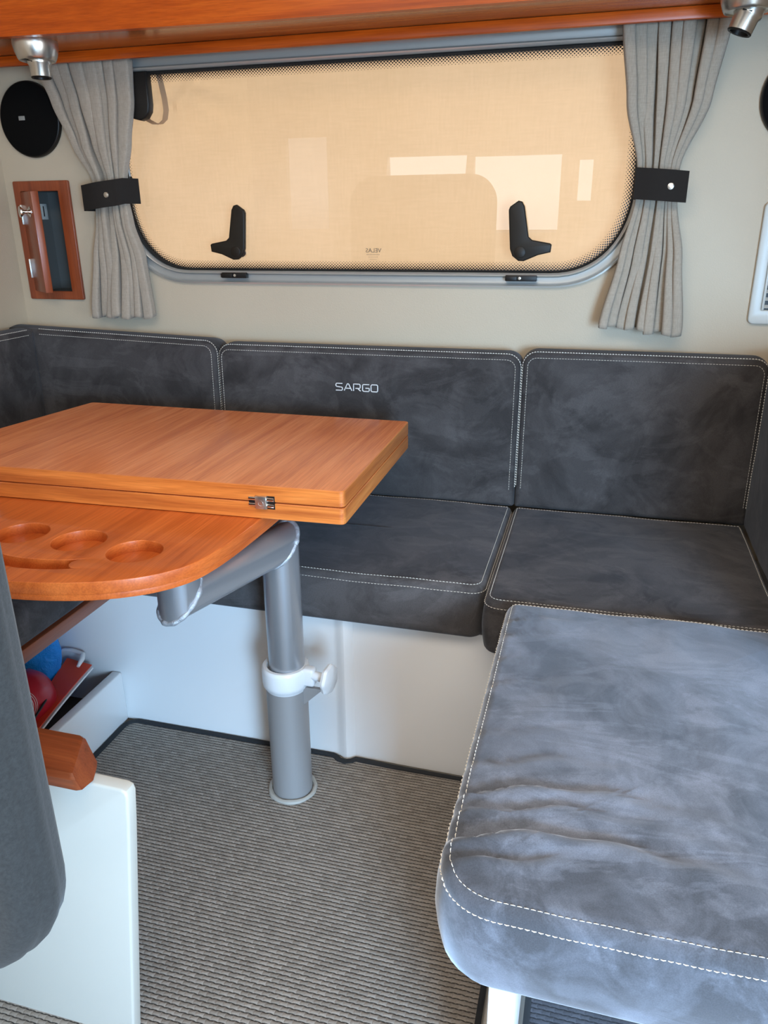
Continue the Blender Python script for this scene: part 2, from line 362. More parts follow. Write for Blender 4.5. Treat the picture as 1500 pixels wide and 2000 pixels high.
# wall behind the camera, with the glazing that shows as pale shapes in the window pane
def quad(x0, x1, z0, z1, dx=0.0): return [(x0, z0), (x0 + dx, z1), (x1 + dx, z1), (x1, z0)]
RY = -1.04
wr = outline_prism('wall_rear', [(-2.45, -0.05), (-2.45, 1.98), (2.05, 1.98), (2.05, -0.05)],
      [quad(-1.90, -1.64, 1.06, 1.57)[::-1], quad(-1.29, -0.825, 1.165, 1.45, 0.02)[::-1], quad(-0.765, -0.28, 1.035, 1.44, 0.0)[::-1], quad(-0.185, -0.11, 1.20, 1.41)[::-1], quad(0.60, 1.36, 0.15, 1.75)[::-1]],
      0.05, MXZ(RY), SHELLM)
tag(wr, 'cabin wall with window openings behind the camera', 'wall', kind='structure')
wrl = outline_prism('wall_rear_left', [(-1.04, -0.05), (0.40, -0.05), (0.40, 1.98), (-1.04, 1.98)], [quad(-0.85, 0.1, 1.0, 1.6)[::-1]], 0.05,
      Matrix(((0, 0, -1, -2.40), (1, 0, 0, 0), (0, 1, 0, 0), (0, 0, 0, 1))), SHELLM)
tag(wrl, 'side wall with an opening behind the camera, left', 'wall', kind='structure')
wrr = outline_prism('wall_rear_right', [(-1.04, -0.05), (1.86, -0.05), (1.86, 1.98), (-1.04, 1.98)], [quad(-0.95, 0.85, 0.15, 1.75)[::-1]], 0.05,
      Matrix(((0, 0, -1, 2.0), (1, 0, 0, 0), (0, 1, 0, 0), (0, 0, 0, 1))), SHELLM)
tag(wrr, 'side wall with an open door behind the camera, right', 'wall', kind='structure')

# ------------------------------------------------------------------ window
win = empty('window_1', (WCX, WY, WCZ), 'wide rounded window with aluminium frame in the cream wall', 'window', kind='structure')
def sweep_ring(name, prof, m, parent=win):
    """prof: list of (grow, y) swept round the window outline, closed"""
    rings = [[Vector((x, y, z)) for x, z in win_outline(g)] for g, y in prof]
    n = min(len(r) for r in rings); assert all(len(r) == n for r in rings)
    bm = bmesh.new(); V = [[bm.verts.new(p) for p in r] for r in rings]
    k = len(V)
    for a in range(k):
        A, B = V[a], V[(a + 1) % k]
        for i in range(n): j = (i + 1) % n; bm.faces.new((A[i], A[j], B[j], B[i]))
    return from_bm(name, bm, m, parent, ang=50)
sweep_ring('window_frame', [(0.034, 1.839), (0.034, 1.834), (0.031, 1.831), (0.027, 1.834), (0.024, 1.8355), (0.013, 1.8355), (0.011, 1.829), (0.008, 1.827), (0.005, 1.829), (0.003, 1.842), (0.003, 1.875), (0.010, 1.875), (0.010, 1.839)], ALU)
sweep_ring('bright_bead', [(0.0345, 1.8335), (0.0345, 1.8300), (0.0310, 1.8290), (0.0290, 1.8320)], ALU_L)
sweep_ring('inner_lip', [(0.0115, 1.8300), (0.0085, 1.8262), (0.0045, 1.8282), (0.0030, 1.8330)], ALU_L)
sweep_ring('rubber_gasket', [(0.0032, 1.846), (0.0032, 1.840), (0.001, 1.838), (-0.0015, 1.842), (-0.0015, 1.858), (0.0032, 1.858)], RUB)
gl = outline_prism('glass_pane', win_outline(0.002), [], 0.0003, MXZ(1.8505), GLASS, win, smooth=False)
# printed dot border: strip just inside the pane's edge
def strip(name, g0, g1, y, rows, pitch, m):
    A, B = win_outline(g0), win_outline(g1); n = len(A); bm = bmesh.new(); uv = bm.loops.layers.uv.new('UVMap')
    va = [bm.verts.new((x, y, z)) for x, z in A]; vb = [bm.verts.new((x, y, z)) for x, z in B]
    s = [0.0]
    for i in range(n): s.append(s[-1] + math.dist(A[i], A[(i + 1) % n]) / pitch)
    tot = round(s[-1]); s = [q * tot / s[-1] for q in s]
    for i in range(n):
        j = (i + 1) % n; f = bm.faces.new((va[i], va[j], vb[j], vb[i]))
        for l, (u, v) in zip(f.loops, ((s[i], 0), (s[i + 1], 0), (s[i + 1], rows), (s[i], rows))): l[uv].uv = (u, v)
    me = bpy.data.meshes.new(name); bm.to_mesh(me); bm.free()
    return link(name, me, m, win, smooth=False)
strip('dot_border', 0.001, -0.021, 1.8495, 3.4, 0.0075, FRIT)

def px_handle(mirror):
    # lever lying on the pane: upright grip and short foot (x, z)
    P = [(-0.9515, 1.0490), (-0.9480, 1.0520), (-0.9080, 1.0590), (-0.9000, 1.0660), (-0.8880, 1.1290), (-0.8820, 1.1390), (-0.8740, 1.1410), (-0.8565, 1.1290), (-0.8535, 1.1220),
         (-0.8600, 1.0400), (-0.8660, 1.0250), (-0.8800, 1.0145), (-0.8920, 1.0140), (-0.9230, 1.0270), (-0.9500, 1.0330)]
    P = P[::-1]
    if mirror: P = [(-1.0705 - x + 0.0, z) for x, z in P][::-1]
    return P
for mi in (0, 1):
    h = outline_prism('window_handle', px_handle(mi), [], 0.013, MXZ(1.8395), HANDLE, win, bev=0.003)
    cx = -0.8830 if not mi else -1.0705 + 0.8830
    bm = bmesh.new(); lathe(bm, [(0.0125, 0.0), (0.0125, 0.0016), (0.011, 0.0024), (0.0, 0.0024)], (cx, 1.8328, 1.033), (0, -1, 0), 24)
    from_bm('pivot_button', bm, HANDLE, h)
    bm = bmesh.new(); lathe(bm, [(0.010, 0.0), (0.010, 0.006), (0.0, 0.006)], (cx + (0.012 if not mi else 0), 1.8495, 1.030), (0, -1, 0), 20); from_bm('steel_spigot', bm, CHROME, h)
for x0, x1, sx in ((-0.920, -0.853, -0.884), (-0.216, -0.146, -0.184)):
    bm = bmesh.new(); bx(bm, (x0, 1.819, 0.9715), (x1, 1.834, 0.9845), 0.0015); bx(bm, (x0, 1.815, 0.973), (sx - 0.006, 1.822, 0.9825), 0.001)
    lt = from_bm('window_latch', bm, BLACK, win)
    bm = bmesh.new(); lathe(bm, [(0.0033, 0), (0.0033, 0.001), (0.0018, 0.0012), (0.0018, 0.0004), (0, 0.0004)], (sx, 1.8192, 0.978), (0, -1, 0), 14); from_bm('screw', bm, SATIN, lt)
# gas strut on the left edge and black hinge bracket at its top
bm = bmesh.new(); tube(bm, [(-1.181, 1.832, 1.36), (-1.160, 1.832, 1.262)], 0.0062, 14); st = from_bm('gas_strut', bm, HANDLE, win)
bm = bmesh.new(); tube(bm, [(-1.160, 1.832, 1.264), (-1.153, 1.832, 1.200)], 0.0032, 10); from_bm('strut_rod', bm, ALU, st)
bm = bmesh.new(); tube(bm, [(-1.1545, 1.830, 1.208), (-1.1515, 1.830, 1.184)], 0.0065, 12); lathe(bm, [(0.0, -0.001), (0.009, 0), (0.010, 0.004), (0.009, 0.008), (0.0, 0.009)], (-1.1515, 1.842, 1.186), (0, -1, 0), 18); from_bm('strut_end_fitting', bm, BLACK, st)
bm = bmesh.new(); lathe(bm, [(0.0045, 0), (0.0045, 0.004), (0.0, 0.004)], (-1.1510, 1.834, 1.187), (0, -1, 0), 14); from_bm('ball_stud', bm, CHROME, st)
br = [(-1.132, 1.345), (-1.122, 1.335), (-1.105, 1.331), (-1.090, 1.336), (-1.0795, 1.349), (-1.0765, 1.365), (-1.0765, 1.434), (-1.138, 1.434), (-1.138, 1.415), (-1.152, 1.415), (-1.150, 1.385), (-1.143, 1.374), (-1.135, 1.374), (-1.136, 1.358)][::-1]
hb = outline_prism('hinge_bracket', br[::-1], [], 0.024, MXZ(1.836), BLACK, win, bev=0.004)

# canvas cover hung outside the pane, gently rippled
bm = bmesh.new(); nx, nz_ = 90, 40; G = []
for j in range(nz_ + 1):
    row = []
    for i in range(nx + 1):
        x = WCX - 0.72 + 1.44 * i / nx; z = WCZ - 0.31 + 0.60 * j / nz_
        y = 1.905 + 0.004 * noise.noise(Vector((x * 3, z * 5, 0.3))) + 0.0025 * noise.noise(Vector((x * 9, z * 9, 4)))
        dx, dz = x + 1.055, z - 1.435
        y += 0.005 * math.sin(math.atan2(dz, dx) * 14) * math.exp(-(dx * dx + dz * dz) / 0.02)
        row.append(bm.verts.new((x, y, z)))
    G.append(row)
for j in range(nz_):
    for i in range(nx): bm.faces.new((G[j][i], G[j][i + 1], G[j + 1][i + 1], G[j + 1][i]))
cover = from_bm('window_cover', bm, SHADE, None); tag(cover, 'cream canvas cover stretched over the outside of the window', 'window cover')
def ribbon(bm, pts, wdir, width, th):
    wd = Vector(wdir).normalized() * width / 2; rings = []
    for i, p in enumerate(pts):
        p = Vector(p); a = Vector(pts[max(i - 1, 0)]); b = Vector(pts[min(i + 1, len(pts) - 1)]); t = (b - a).normalized(); n = t.cross(wd).normalized() * th / 2
        rings.append([p + wd + n, p - wd + n, p - wd - n, p + wd - n])
    rings_to_bm(bm, rings)
bm = bmesh.new(); ribbon(bm, [(-1.066, 1.862, 1.440), (-1.060, 1.862, 1.41), (-1.055, 1.862, 1.38), (-1.0535, 1.862, 1.355), (-1.059, 1.862, 1.335), (-1.072, 1.862, 1.326), (-1.088, 1.862, 1.327), (-1.104, 1.862, 1.335), (-1.115, 1.862, 1.345), (-1.117, 1.862, 1.44)], (0.9, 1, 0.2), 0.013, 0.0015)
from_bm('webbing_loop', bm, STRAP, cover)
def text_mesh(name, s, size, M, m, parent, ext=0.0002, sx=1.0, align='CENTER'):
    cu = bpy.data.curves.new(name, 'FONT'); cu.body = s; cu.size = size; cu.extrude = ext; cu.align_x = align; cu.align_y = 'CENTER'; cu.resolution_u = 2
    t = bpy.data.objects.new('tmp', cu); COL.objects.link(t); bpy.context.view_layer.update()
    me = bpy.data.meshes.new_from_object(t.evaluated_get(bpy.context.evaluated_depsgraph_get())); bpy.data.objects.remove(t)
    me.transform(M @ Matrix.Diagonal((sx, 1, 1, 1))); me.materials.clear(); return link(name, me, m, parent, smooth=False)
PRINT = mat('grey_print', (0.20, 0.15, 0.10), 0.8)
text_mesh('printed_name', 'VELAS', 0.014, Matrix.Translation((-0.548, 1.898, 1.034)) @ Matrix.Rotation(PI / 2, 4, 'X'), PRINT, cover, sx=-1.05)
for q, (dz, wd) in enumerate(((-0.010, 0.034), (-0.0155, 0.024), (-0.021, 0.018))):
    bm = bmesh.new(); n = 9 - q * 2
    for k in range(n): bx(bm, (-0.548 - wd / 2 + wd * k / n, 1.8978, 1.034 + dz), (-0.548 - wd / 2 + wd * (k + 0.45) / n, 1.898, 1.034 + dz + (0.0010 if q else 0.0016)))
    from_bm('printed_line', bm, PRINT, cover)

# ------------------------------------------------------------------ overhead locker
lk = empty('overhead_locker', (-0.5, 1.75, 1.47), 'glossy reddish wooden overhead locker running above the window', 'locker')
def prism_xy(bm, poly, z0, z1):
    a = [bm.verts.new((x, y, z0)) for x, y in poly]; b = [bm.verts.new((x, y, z1)) for x, y in poly]; n = len(poly)
    for i in range(n): bm.faces.new((a[i], a[(i + 1) % n], b[(i + 1) % n], b[i]))
    bm.faces.new(a[::-1]); bm.faces.new(b)
FL = lambda x: 1.577 + 0.0560 * (x + 1.26) if x < -0.7 else 1.6084 + 0.020 * (x + 0.7)
bm = bmesh.new(); prism_xy(bm, [(-1.529, FL(-1.53) + 0.012), (-0.7, FL(-0.7) + 0.012), (0.559, FL(0.56) + 0.012), (0.559, 1.839), (-1.529, 1.839)], 1.470, 1.486)
UNDER = wood('mahogany_gloss_underside', (0.30, 0.085, 0.02), (0.42, 0.14, 0.035), (0.50, 0.19, 0.055), 0, 0.18)
from_bm('underside', bm, UNDER, lk, ang=30)
bm = bmesh.new(); prism_xy(bm, [(-1.529, FL(-1.53)), (-0.7, FL(-0.7)), (0.559, FL(0.56)), (0.559, FL(0.56) + 0.0175), (-0.7, FL(-0.7) + 0.0175), (-1.529, FL(-1.53) + 0.0175)], 1.4675, 1.85)
from_bm('front_panel', bm, W_MAH_X, lk, ang=30)
pe = box('pelmet', (-1.529, 1.752, 1.4480), (0.559, 1.764, 1.4695), W_MAH_X, lk, 0.002)
box('curtain_rail', (-1.50, 1.802, 1.4595), (0.45, 1.812, 1.4690), ALU, lk, 0.001)

# ------------------------------------------------------------------ spot lamps
def spot(x, y, z, tilt_axis, tilt, lab):
    t = empty('spot_lamp', (x, y, z), lab, 'lamp', 'satin spot lamps under the locker')
    bm = bmesh.new(); lathe(bm, [(0.046, 0), (0.0468, -0.003), (0.0468, -0.010), (0.0445, -0.022), (0.0400, -0.034), (0.0375, -0.038), (0.0360, -0.0385), (0.0345, -0.036), (0.0, -0.036)], (x, y, z), n=48)
    from_bm('lamp_base', bm, SATIN, t)
    rot = Matrix.Rotation(tilt, 4, tilt_axis); ax = rot @ Vector((0, 0, -1)); c = Vector((x, y, z - 0.034)) + Vector((0.004, 0, 0))
    bm = bmesh.new(); lathe(bm, [(0.0, -0.006), (0.0245, -0.006), (0.0250, 0.006), (0.0245, 0.010), (0.0215, 0.014), (0.0208, 0.034), (0.0200, 0.0355), (0.0170, 0.0355), (0.0165, 0.030), (0.0, 0.030)], c, ax, 40)
    hd = from_bm('swivel_head', bm, SATIN, t)
    bm = bmesh.new(); lathe(bm, [(0.0172, 0.0300), (0.0212, 0.0358), (0.0200, 0.0378), (0.0165, 0.0370), (0.0160, 0.031)], c, ax, 40); from_bm('black_rim', bm, BLACK, hd)
    bm = bmesh.new(); lathe(bm, [(0.0, 0.0312), (0.0120, 0.0315), (0.016, 0.033), (0.0, 0.0335)], c, ax, 32); from_bm('lens', bm, CHROME, hd)
    bm = bmesh.new(); tube(bm, [(x + 0.012, y - 0.020, z - 0.037), (x + 0.004, y - 0.024, z - 0.042), (x - 0.010, y - 0.022, z - 0.038)], 0.0014, 8); from_bm('spring_clip', bm, BLACK, t)
spot(-1.229, 1.642, 1.470, 'Y', 0.0, 'satin metal swivel spot lamp under the locker, above the left speaker')
spot(0.197, 1.648, 1.470, 'Y', 0.35, 'satin metal swivel spot lamp under the locker at the right curtain, tilted inward')

# ------------------------------------------------------------------ loudspeakers
def speaker(x, z, lab, txt):
    t = empty('loudspeaker', (x, 1.84, z), lab, 'speaker', 'round black wall loudspeakers')
    bm = bmesh.new(); lathe(bm, [(0.086, 0), (0.087, 0.004), (0.0855, 0.010), (0.083, 0.0115), (0.083, 0.0)], (x, 1.8395, z), (0, -1, 0), 64); from_bm('rim', bm, BLACK, t)
    bm = bmesh.new(); lathe(bm, [(0.0832, 0.002), (0.0832, 0.011), (0.075, 0.0135), (0.04, 0.0155), (0.0, 0.016)], (x, 1.8395, z), (0, -1, 0), 64); from_bm('grille', bm, BLACKM, t)
    bm = bmesh.new(); bx(bm, (x - 0.026, 1.8225, z - 0.002), (x - 0.008, 1.8245, z + 0.008), 0.001); from_bm('badge', bm, ALU, t)
    text_mesh('printed_name', txt, 0.012, Matrix.Translation((x + 0.004, 1.8268, z - 0.067)) @ Matrix.Rotation(PI / 2, 4, 'X'), ALU_L, t)
speaker(-1.418, 1.345, 'round black loudspeaker on the cream wall left of the window', 'FUSION')
speaker(0.352, 1.322, 'round black loudspeaker on the cream wall right of the window', 'FUSION')

# ------------------------------------------------------------------ small wall locker with open door
nc = empty('wall_cubby', (-1.42, 1.84, 1.056), 'small mahogany framed wall cubby with its door ajar', 'cubby')
outline_prism('cubby_frame', rrect(-1.4180, 1.0575, 0.0830, 0.1470, 0.004, 3), [[(NX0 + 0.002, NZ0 + 0.002), (NX0 + 0.002, NZ1 - 0.002), (NX1 - 0.002, NZ1 - 0.002), (NX1 - 0.002, NZ0 + 0.002)]], 0.009, MXZ(1.8355), W_MAH_Z, nc, bev=0.0015)
bm = bmesh.new()
for lo, hi in (((NX0 - 0.004, 1.94, NZ0 - 0.004), (NX1 + 0.004, 1.944, NZ1 + 0.004)), ((NX0 - 0.003, 1.842, NZ0), (NX0 + 0.0005, 1.94, NZ1)), ((NX1 - 0.0005, 1.842, NZ0), (NX1 + 0.003, 1.94, NZ1)),
               ((NX0, 1.842, NZ0 - 0.003), (NX1, 1.94, NZ0 + 0.0005)), ((NX0, 1.842, NZ1 - 0.0005), (NX1, 1.94, NZ1 + 0.003))): bx(bm, lo, hi)
from_bm('cubby_lining', bm, GREYIN, nc)
da = math.radians(38); HXc, HYc = NX0 + 0.003, 1.8295
Md = Matrix.Translation((HXc, HYc, 0)) @ Matrix.Rotation(-da, 4, 'Z')
dl = 0.108
dr = box('cubby_door', (0.0, -0.001, NZ0 + 0.003), (dl, 0.017, NZ1 - 0.004), W_MAH_Z, nc, 0.001, mtx=Md)
for z in (1.100, 0.966): box('hinge', (-0.0025, -0.0060, z), (0.0020, 0.001, z + 0.048), ALU_L, dr, 0.0008, mtx=Md)
kc = Md @ Vector((0.078, -0.001, 1.130)); kax = (Md.to_3x3() @ Vector((0, -1, 0)))
bm = bmesh.new(); lathe(bm, [(0.013, 0), (0.013, 0.002), (0.010, 0.004), (0.0045, 0.008), (0.0045, 0.014), (0.010, 0.020), (0.014, 0.023), (0.0135, 0.026), (0.0, 0.027)], kc, kax, 24); from_bm('knob', bm, CHROME, dr)
pc = box('strike_plate', (NX0 + 0.0005, 1.9020, 1.112), (NX0 + 0.0035, 1.9260, 1.152), WPL, nc, 0.001)
box('plate_slot', (NX0 + 0.003, 1.9085, 1.120), (NX0 + 0.0040, 1.9125, 1.146), BLACK, pc)

# ------------------------------------------------------------------ wall vent at the far right
vt = empty('wall_vent', (0.37, 1.84, 1.01), 'pale plastic louvred wall vent at the right edge, above the backrest', 'vent')
outline_prism('vent_frame', rrect(0.378, 1.010, 0.074, 0.122, 0.012, 6), [rrect(0.374, 1.010, 0.047, 0.092, 0.002, 2)[::-1]], 0.010, MXZ(1.835), WPL, vt, bev=0.003)
box('vent_backing', (0.322, 1.836, 0.914), (0.422, 1.839, 1.106), BLACK, vt)
for i in range(12):
    z = 0.925 + i * 0.0155
    box('louvre', (0.330, -0.0045, -0.0008), (0.417, 0.0045, 0.0008), WPL, vt, 0.0, mtx=Matrix.Translation((0, 1.8325, z)) @ Matrix.Rotation(0.6, 4, 'X'))
box('louvre_post', (0.327, 1.828, 0.918), (0.332, 1.838, 1.102), WPL, vt, 0.001)

# ------------------------------------------------------------------ curtains
def interp(keys, z):
    keys = sorted(keys)
    if z <= keys[0][0]: return keys[0][1:]
    for a, b in zip(keys, keys[1:]):
        if z <= b[0]:
            t = (z - a[0]) / (b[0] - a[0]); t = t * t * (3 - 2 * t) * 0.5 + t * 0.5
            return tuple(p + (q - p) * t for p, q in zip(a[1:], b[1:]))
    return keys[-1][1:]
def curtain(lab, keys, folds, sd_, bottom_dz):
    rnd = random.Random(sd_); bnd = [0]
    for _ in range(folds): bnd.append(bnd[-1] + rnd.uniform(0.55, 1.5))
    bnd = [b / bnd[-1] for b in bnd]
    amp = [rnd.uniform(0.75, 1.15) for _ in range(folds)]; skew = [rnd.uniform(-0.10, 0.10) for _ in range(folds)]; ph = [rnd.uniform(0, 6) for _ in range(folds)]
    nt_, nz1 = folds * 24, 70; ztop, zbot = 1.458, keys[0][0]; bm = bmesh.new(); rows = []
    for j in range(nz1 + 1):
        v = j / nz1; row = []
        for i in range(nt_ + 1):
            t = i / nt_; z = zbot + (ztop - zbot) * v
            z -= (1 - v) ** 3 * (bottom_dz * t + 0.004 * math.sin(t * 23))
            x0, x1, A = interp([(k[0], k[1], k[2], k[3]) for k in keys], z)
            f = max(k for k in range(folds) if t >= bnd[k] - 1e-9); f = min(f, folds - 1)
            u = (t - bnd[f]) / (bnd[f + 1] - bnd[f]); u = min(max(u, 0), 1)
            bul = max(1 - abs(2 * u - 1) ** 2.6, 0.0) ** 0.75
            sl = math.sin(z * 9 + ph[f]) * 0.004 * math.sin(PI * t)
            x = x0 + (x1 - x0) * t + (skew[f] * 3.0 - 0.32 * math.sin(2 * PI * u)) * (x1 - x0) / folds * math.sin(PI * u) ** 0.5 + sl
            y = 1.822 - 1.7 * A * amp[f] * bul * (0.8 + 0.2 * math.sin(z * 13 + ph[f]))
            row.append(bm.verts.new((x, y, z)))
        rows.append(row)
    for a, b in zip(rows, rows[1:]):
        for i in range(nt_): bm.faces.new((a[i], a[i + 1], b[i + 1], b[i]))
    me = bpy.data.meshes.new('curtain'); bm.to_mesh(me); bm.free(); o = link('curtain', me, CURT, None, True)
    so_ = o.modifiers.new('thickness', 'SOLIDIFY'); so_.thickness = 0.0015
    return tag(o, lab, 'curtain', 'grey tied curtains')
curtain('grey pleated curtain tied back at the left end of the window', [(0.872, -1.288, -1.116, 0.026), (1.022, -1.262, -1.126, 0.024), (1.10, -1.250, -1.150, 0.018), (1.165, -1.247, -1.158, 0.012), (1.202, -1.250, -1.154, 0.014), (1.283, -1.290, -1.132, 0.020), (1.373, -1.322, -1.112, 0.024), (1.458, -1.350, -1.106, 0.028)], 8, 3, 0.0)
curtain('grey pleated curtain tied back at the right end of the window', [(0.882, -0.004, 0.174, 0.028), (1.027, 0.026, 0.156, 0.024), (1.133, 0.048, 0.133, 0.013), (1.165, 0.050, 0.126, 0.012), (1.205, 0.045, 0.131, 0.014), (1.318, 0.013, 0.175, 0.024), (1.458, -0.008, 0.196, 0.028)], 9, 11, 0.018)
def tieback(lab, a0, a1, z0a, z1a, z0b, z1b, bx_, bz, tail):
    t = empty('curtain_tie', ((a0 + a1) / 2, 1.78, (z0a + z1a) / 2), lab, 'curtain tie', 'charcoal curtain ties')
    path = []; n = 14
    for i in range(n + 1):
        s = i / n; path.append((a0 + (a1 - a0) * s, 1.781 - 0.011 * math.sin(PI * min(max(s, 0.05), 0.95)), z0a + (z0b - z0a) * s, z1a + (z1b - z1a) * s))
    path = [(a0 + 0.006, 1.832, z0a, z1a), (a0 - 0.001, 1.81, z0a, z1a)] + path
    if tail: path += [(a1 + 0.010, 1.795, z0b + 0.004, z1b + 0.003), (a1 + 0.024, 1.818, z0b + 0.004, z1b + 0.003), (a1 + 0.030, 1.833, z0b + 0.004, z1b + 0.003)]
    bm = bmesh.new(); F = []
    for k, (x, y, z0, z1) in enumerate(path):
        x_, y_ = path[max(k - 1, 0)][:2]; xn, yn = path[min(k + 1, len(path) - 1)][:2]; d = Vector((xn - x_, yn - y_, 0)).normalized(); nn = Vector((-d.y, d.x, 0)) * 0.0012
        F.append([Vector((x, y, z0)) + nn, Vector((x, y, z1)) + nn, Vector((x, y, z1)) - nn, Vector((x, y, z0)) - nn])
    rings_to_bm(bm, F); from_bm('strap', bm, TIE, t, ang=50)
    bm = bmesh.new(); lathe(bm, [(0.0072, 0), (0.0072, 0.001), (0.0062, 0.0026), (0.003, 0.0036), (0.0, 0.0038)], (bx_, 1.7722, bz), (0, -1, 0), 24); from_bm('snap_button', bm, SATIN, t)
tieback('charcoal strap with snap button around the left curtain', -1.259, -1.163, 1.130, 1.189, 1.142, 1.201, -1.187, 1.166, True)
tieback('charcoal strap with snap button around the right curtain', 0.045, 0.146, 1.139, 1.199, 1.131, 1.190, 0.113, 1.162, False)

# ------------------------------------------------------------------ cushions
def stitches(bm, pts, r=0.0006, period=0.008, fill=0.74, off=0.0006):
    """short thread segments along a polyline [(point, normal)]"""
    acc = 0.0; L_ = [0.0]
    for (a, _), (b, _) in zip(pts, pts[1:]): L_.append(L_[-1] + (b - a).length)
    tot = L_[-1]; n = int(tot / period); k = 0
    def at(s):
        nonlocal k
        while k < len(L_) - 2 and L_[k + 1] < s: k += 1
        u = (s - L_[k]) / max(L_[k + 1] - L_[k], 1e-9); return pts[k][0].lerp(pts[k + 1][0], u), pts[k][1].lerp(pts[k + 1][1], u)
    for i in range(n):
        s0 = i * period; s1 = s0 + period * fill; a, na = at(s0); m_, nm = at((s0 + s1) / 2); b, nb = at(s1)
        t = (b - a)
        if t.length < 1e-6: continue
        t.normalize(); side = t.cross(nm).normalized() * r
        P = [(a, na, 0.0), (m_, nm, off + r), (b, nb, 0.0)]
        rings = [[p + side * (0.9 if o_ else 0.5) + n_ * (o_), p + n_ * (o_ + r), p - side * (0.9 if o_ else 0.5) + n_ * o_, p - n_ * r * 0.5] for p, n_, o_ in P]
        rings_to_bm(bm, rings)
def cushion(name, w_, d_, h_, R, r, crown, M, material, parent=None, seams=(), belly=0.004, deform=None, rb=0.015, crown_pow=2.0, sparam=None, seam_r=0.0006, sper=0.0065, srange=None):
    """padded cushion. local frame: x in [-w/2,w/2], y in [-d/2,d/2], z 0..h (z = padded face)."""
    hx, hy = w_ / 2, d_ / 2; prof = []                        # (inset, z)
    for i in range(5): a = PI / 2 * i / 4; prof.append((rb * (1 - math.sin(a)), rb * (1 - math.cos(a))))
    zs0, zs1 = rb, h_ - r
    for i in range(1, 8): t = i / 8; prof.append((-belly * math.sin(PI * t), zs0 + (zs1 - zs0) * t))
    NA = 14
    def arc(a):
        ins = r * (1 - math.cos(a)); z = h_ - r + r * math.sin(a); return ins, z
    for i in range(NA + 1): prof.append(arc(PI / 2 * i / NA))
    mi = min(hx, hy); NI = 26
    def top(ins):
        t = min(max((ins - r) / (mi - r), 0), 1); return h_ + crown * (1 - (1 - t) ** crown_pow)
    for i in range(1, NI + 1):
        t = i / NI; ins = r + (mi - 0.0006 - r) * (t ** 1.35); prof.append((ins, top(ins)))
    nsx = max(6, int(max(w_, d_) / 0.012))
    def ring(ins, z):
        P = rrect(0, 0, hx - ins, hy - ins, [max(q - ins, 0.0004) for q in (R if isinstance(R, (list, tuple)) else [R] * 4)], 8, nsx)
        out = []
        for x, y in P:
            p = Vector((x, y, z))
            if deform: p = deform(p)
            out.append(M @ p)
        return out
    seam_ins = []
    for s in seams:
        if s[0] == 'arc': seam_ins.append(arc(math.radians(s[1])))
        elif s[0] == 'top': seam_ins.append((r + s[1], top(r + s[1])))
        else: seam_ins.append((0, h_ - r - s[1]))
    bm = bmesh.new(); rings = []
    gz = None
    for ins, z in prof:
        rings.append(ring(ins, z))
    rings_to_bm(bm, rings)
    me_o = from_bm(name, bm, material, parent, ang=None)
    if seam_ins:
        bm = bmesh.new()
        for ins, z in seam_ins:
            A = ring(ins, z); e1, e2 = (ins - 0.002, z - 0.001), (ins + 0.002, z + 0.001)
            ctr = M @ Vector((0, 0, h_ * 0.3)); pts = []
            n = len(A)
            nr = []
            for i in range(n):
                t = (A[(i + 1) % n] - A[i - 1]).normalized()
                Zl = (M.to_3x3() @ Vector((0, 0, 1))).normalized()
                o_ = t.cross(Zl).normalized()                     # outward for CCW rings
                ang = math.acos(max(min(1 - ins / r, 1), 0)) if ins < r else PI / 2
                nr.append((o_ * math.cos(ang) + Zl * math.sin(ang)).normalized())
            pts = [(A[i % n], nr[i % n]) for i in range(n + 1)]
            if srange:
                pts2 = [p for p in pts if srange(p[0])]
                # rotate the run so it is continuous
                idx = [i for i in range(n) if srange(pts[i][0])]
                brk = next((k for k in range(1, len(idx)) if idx[k] - idx[k - 1] != 1), 0)
                idx = idx[brk:] + idx[:brk]; pts2 = [pts[i] for i in idx]
                pts = pts2
            stitches(bm, pts, seam_r, sper)
        st_ = from_bm('stitching', bm, THREAD, me_o if parent is None else parent, smooth=False); st_['kind'] = 'stuff'
    return me_o
def MF(x, y, z, xa, ya, za):   # frame with given local axes
    X, Y, Z = Vector(xa), Vector(ya), Vector(za)
    return Matrix(((X.x, Y.x, Z.x, x), (X.y, Y.y, Z.y, y), (X.z, Y.z, Z.z, z), (0, 0, 0, 1)))
def back_frame(xc, zc, lean=0.03): # back cushions: padded face towards -Y
    Z = Vector((0, -math.cos(lean), math.sin(lean))); Yv = Vector((0, math.sin(lean), math.cos(lean)))
    return MF(xc, 1.836, zc, (1, 0, 0), tuple(Yv), tuple(Z))
# seats
seam2 = (('arc', 62), ('arc', 5))
SZ0, SH = 0.347, 0.115
def seat(name, x0, x1, y0, y1, lab, material=SU_SEAT, R=(0.006, 0.006, 0.03, 0.03), r=0.017, crown=0.010, z0=SZ0, h=SH, **kw):
    o = cushion(name, x1 - x0, y1 - y0, h, R, r, crown, Matrix.Translation(((x0 + x1) / 2, (y0 + y1) / 2, z0)), material, seams=kw.pop('seams', seam2), **kw)
    return tag(o, lab, 'cushion', 'grey suede seat cushions')
def soft(sd_, a=0.003):
    def f(p):
        q = Vector((p.x * 5 + sd_, p.y * 5, p.z * 4)); s = min(max(p.z / 0.1, 0), 1)
        return p + Vector((0, 0, s * a * noise.noise(q) + s * a * 0.4 * noise.noise(q * 3.1)))
    return f
seat('seat_cushion', -0.932, -0.1655, 1.288, 1.742, 'charcoal suede seat cushion behind the table pole, under the embroidered backrest', deform=soft(1), crown=0.008)
seat('seat_cushion', -0.1605, 0.345, 1.240, 1.742, 'charcoal suede seat cushion in the right corner of the bench', deform=soft(5), crown=0.008)
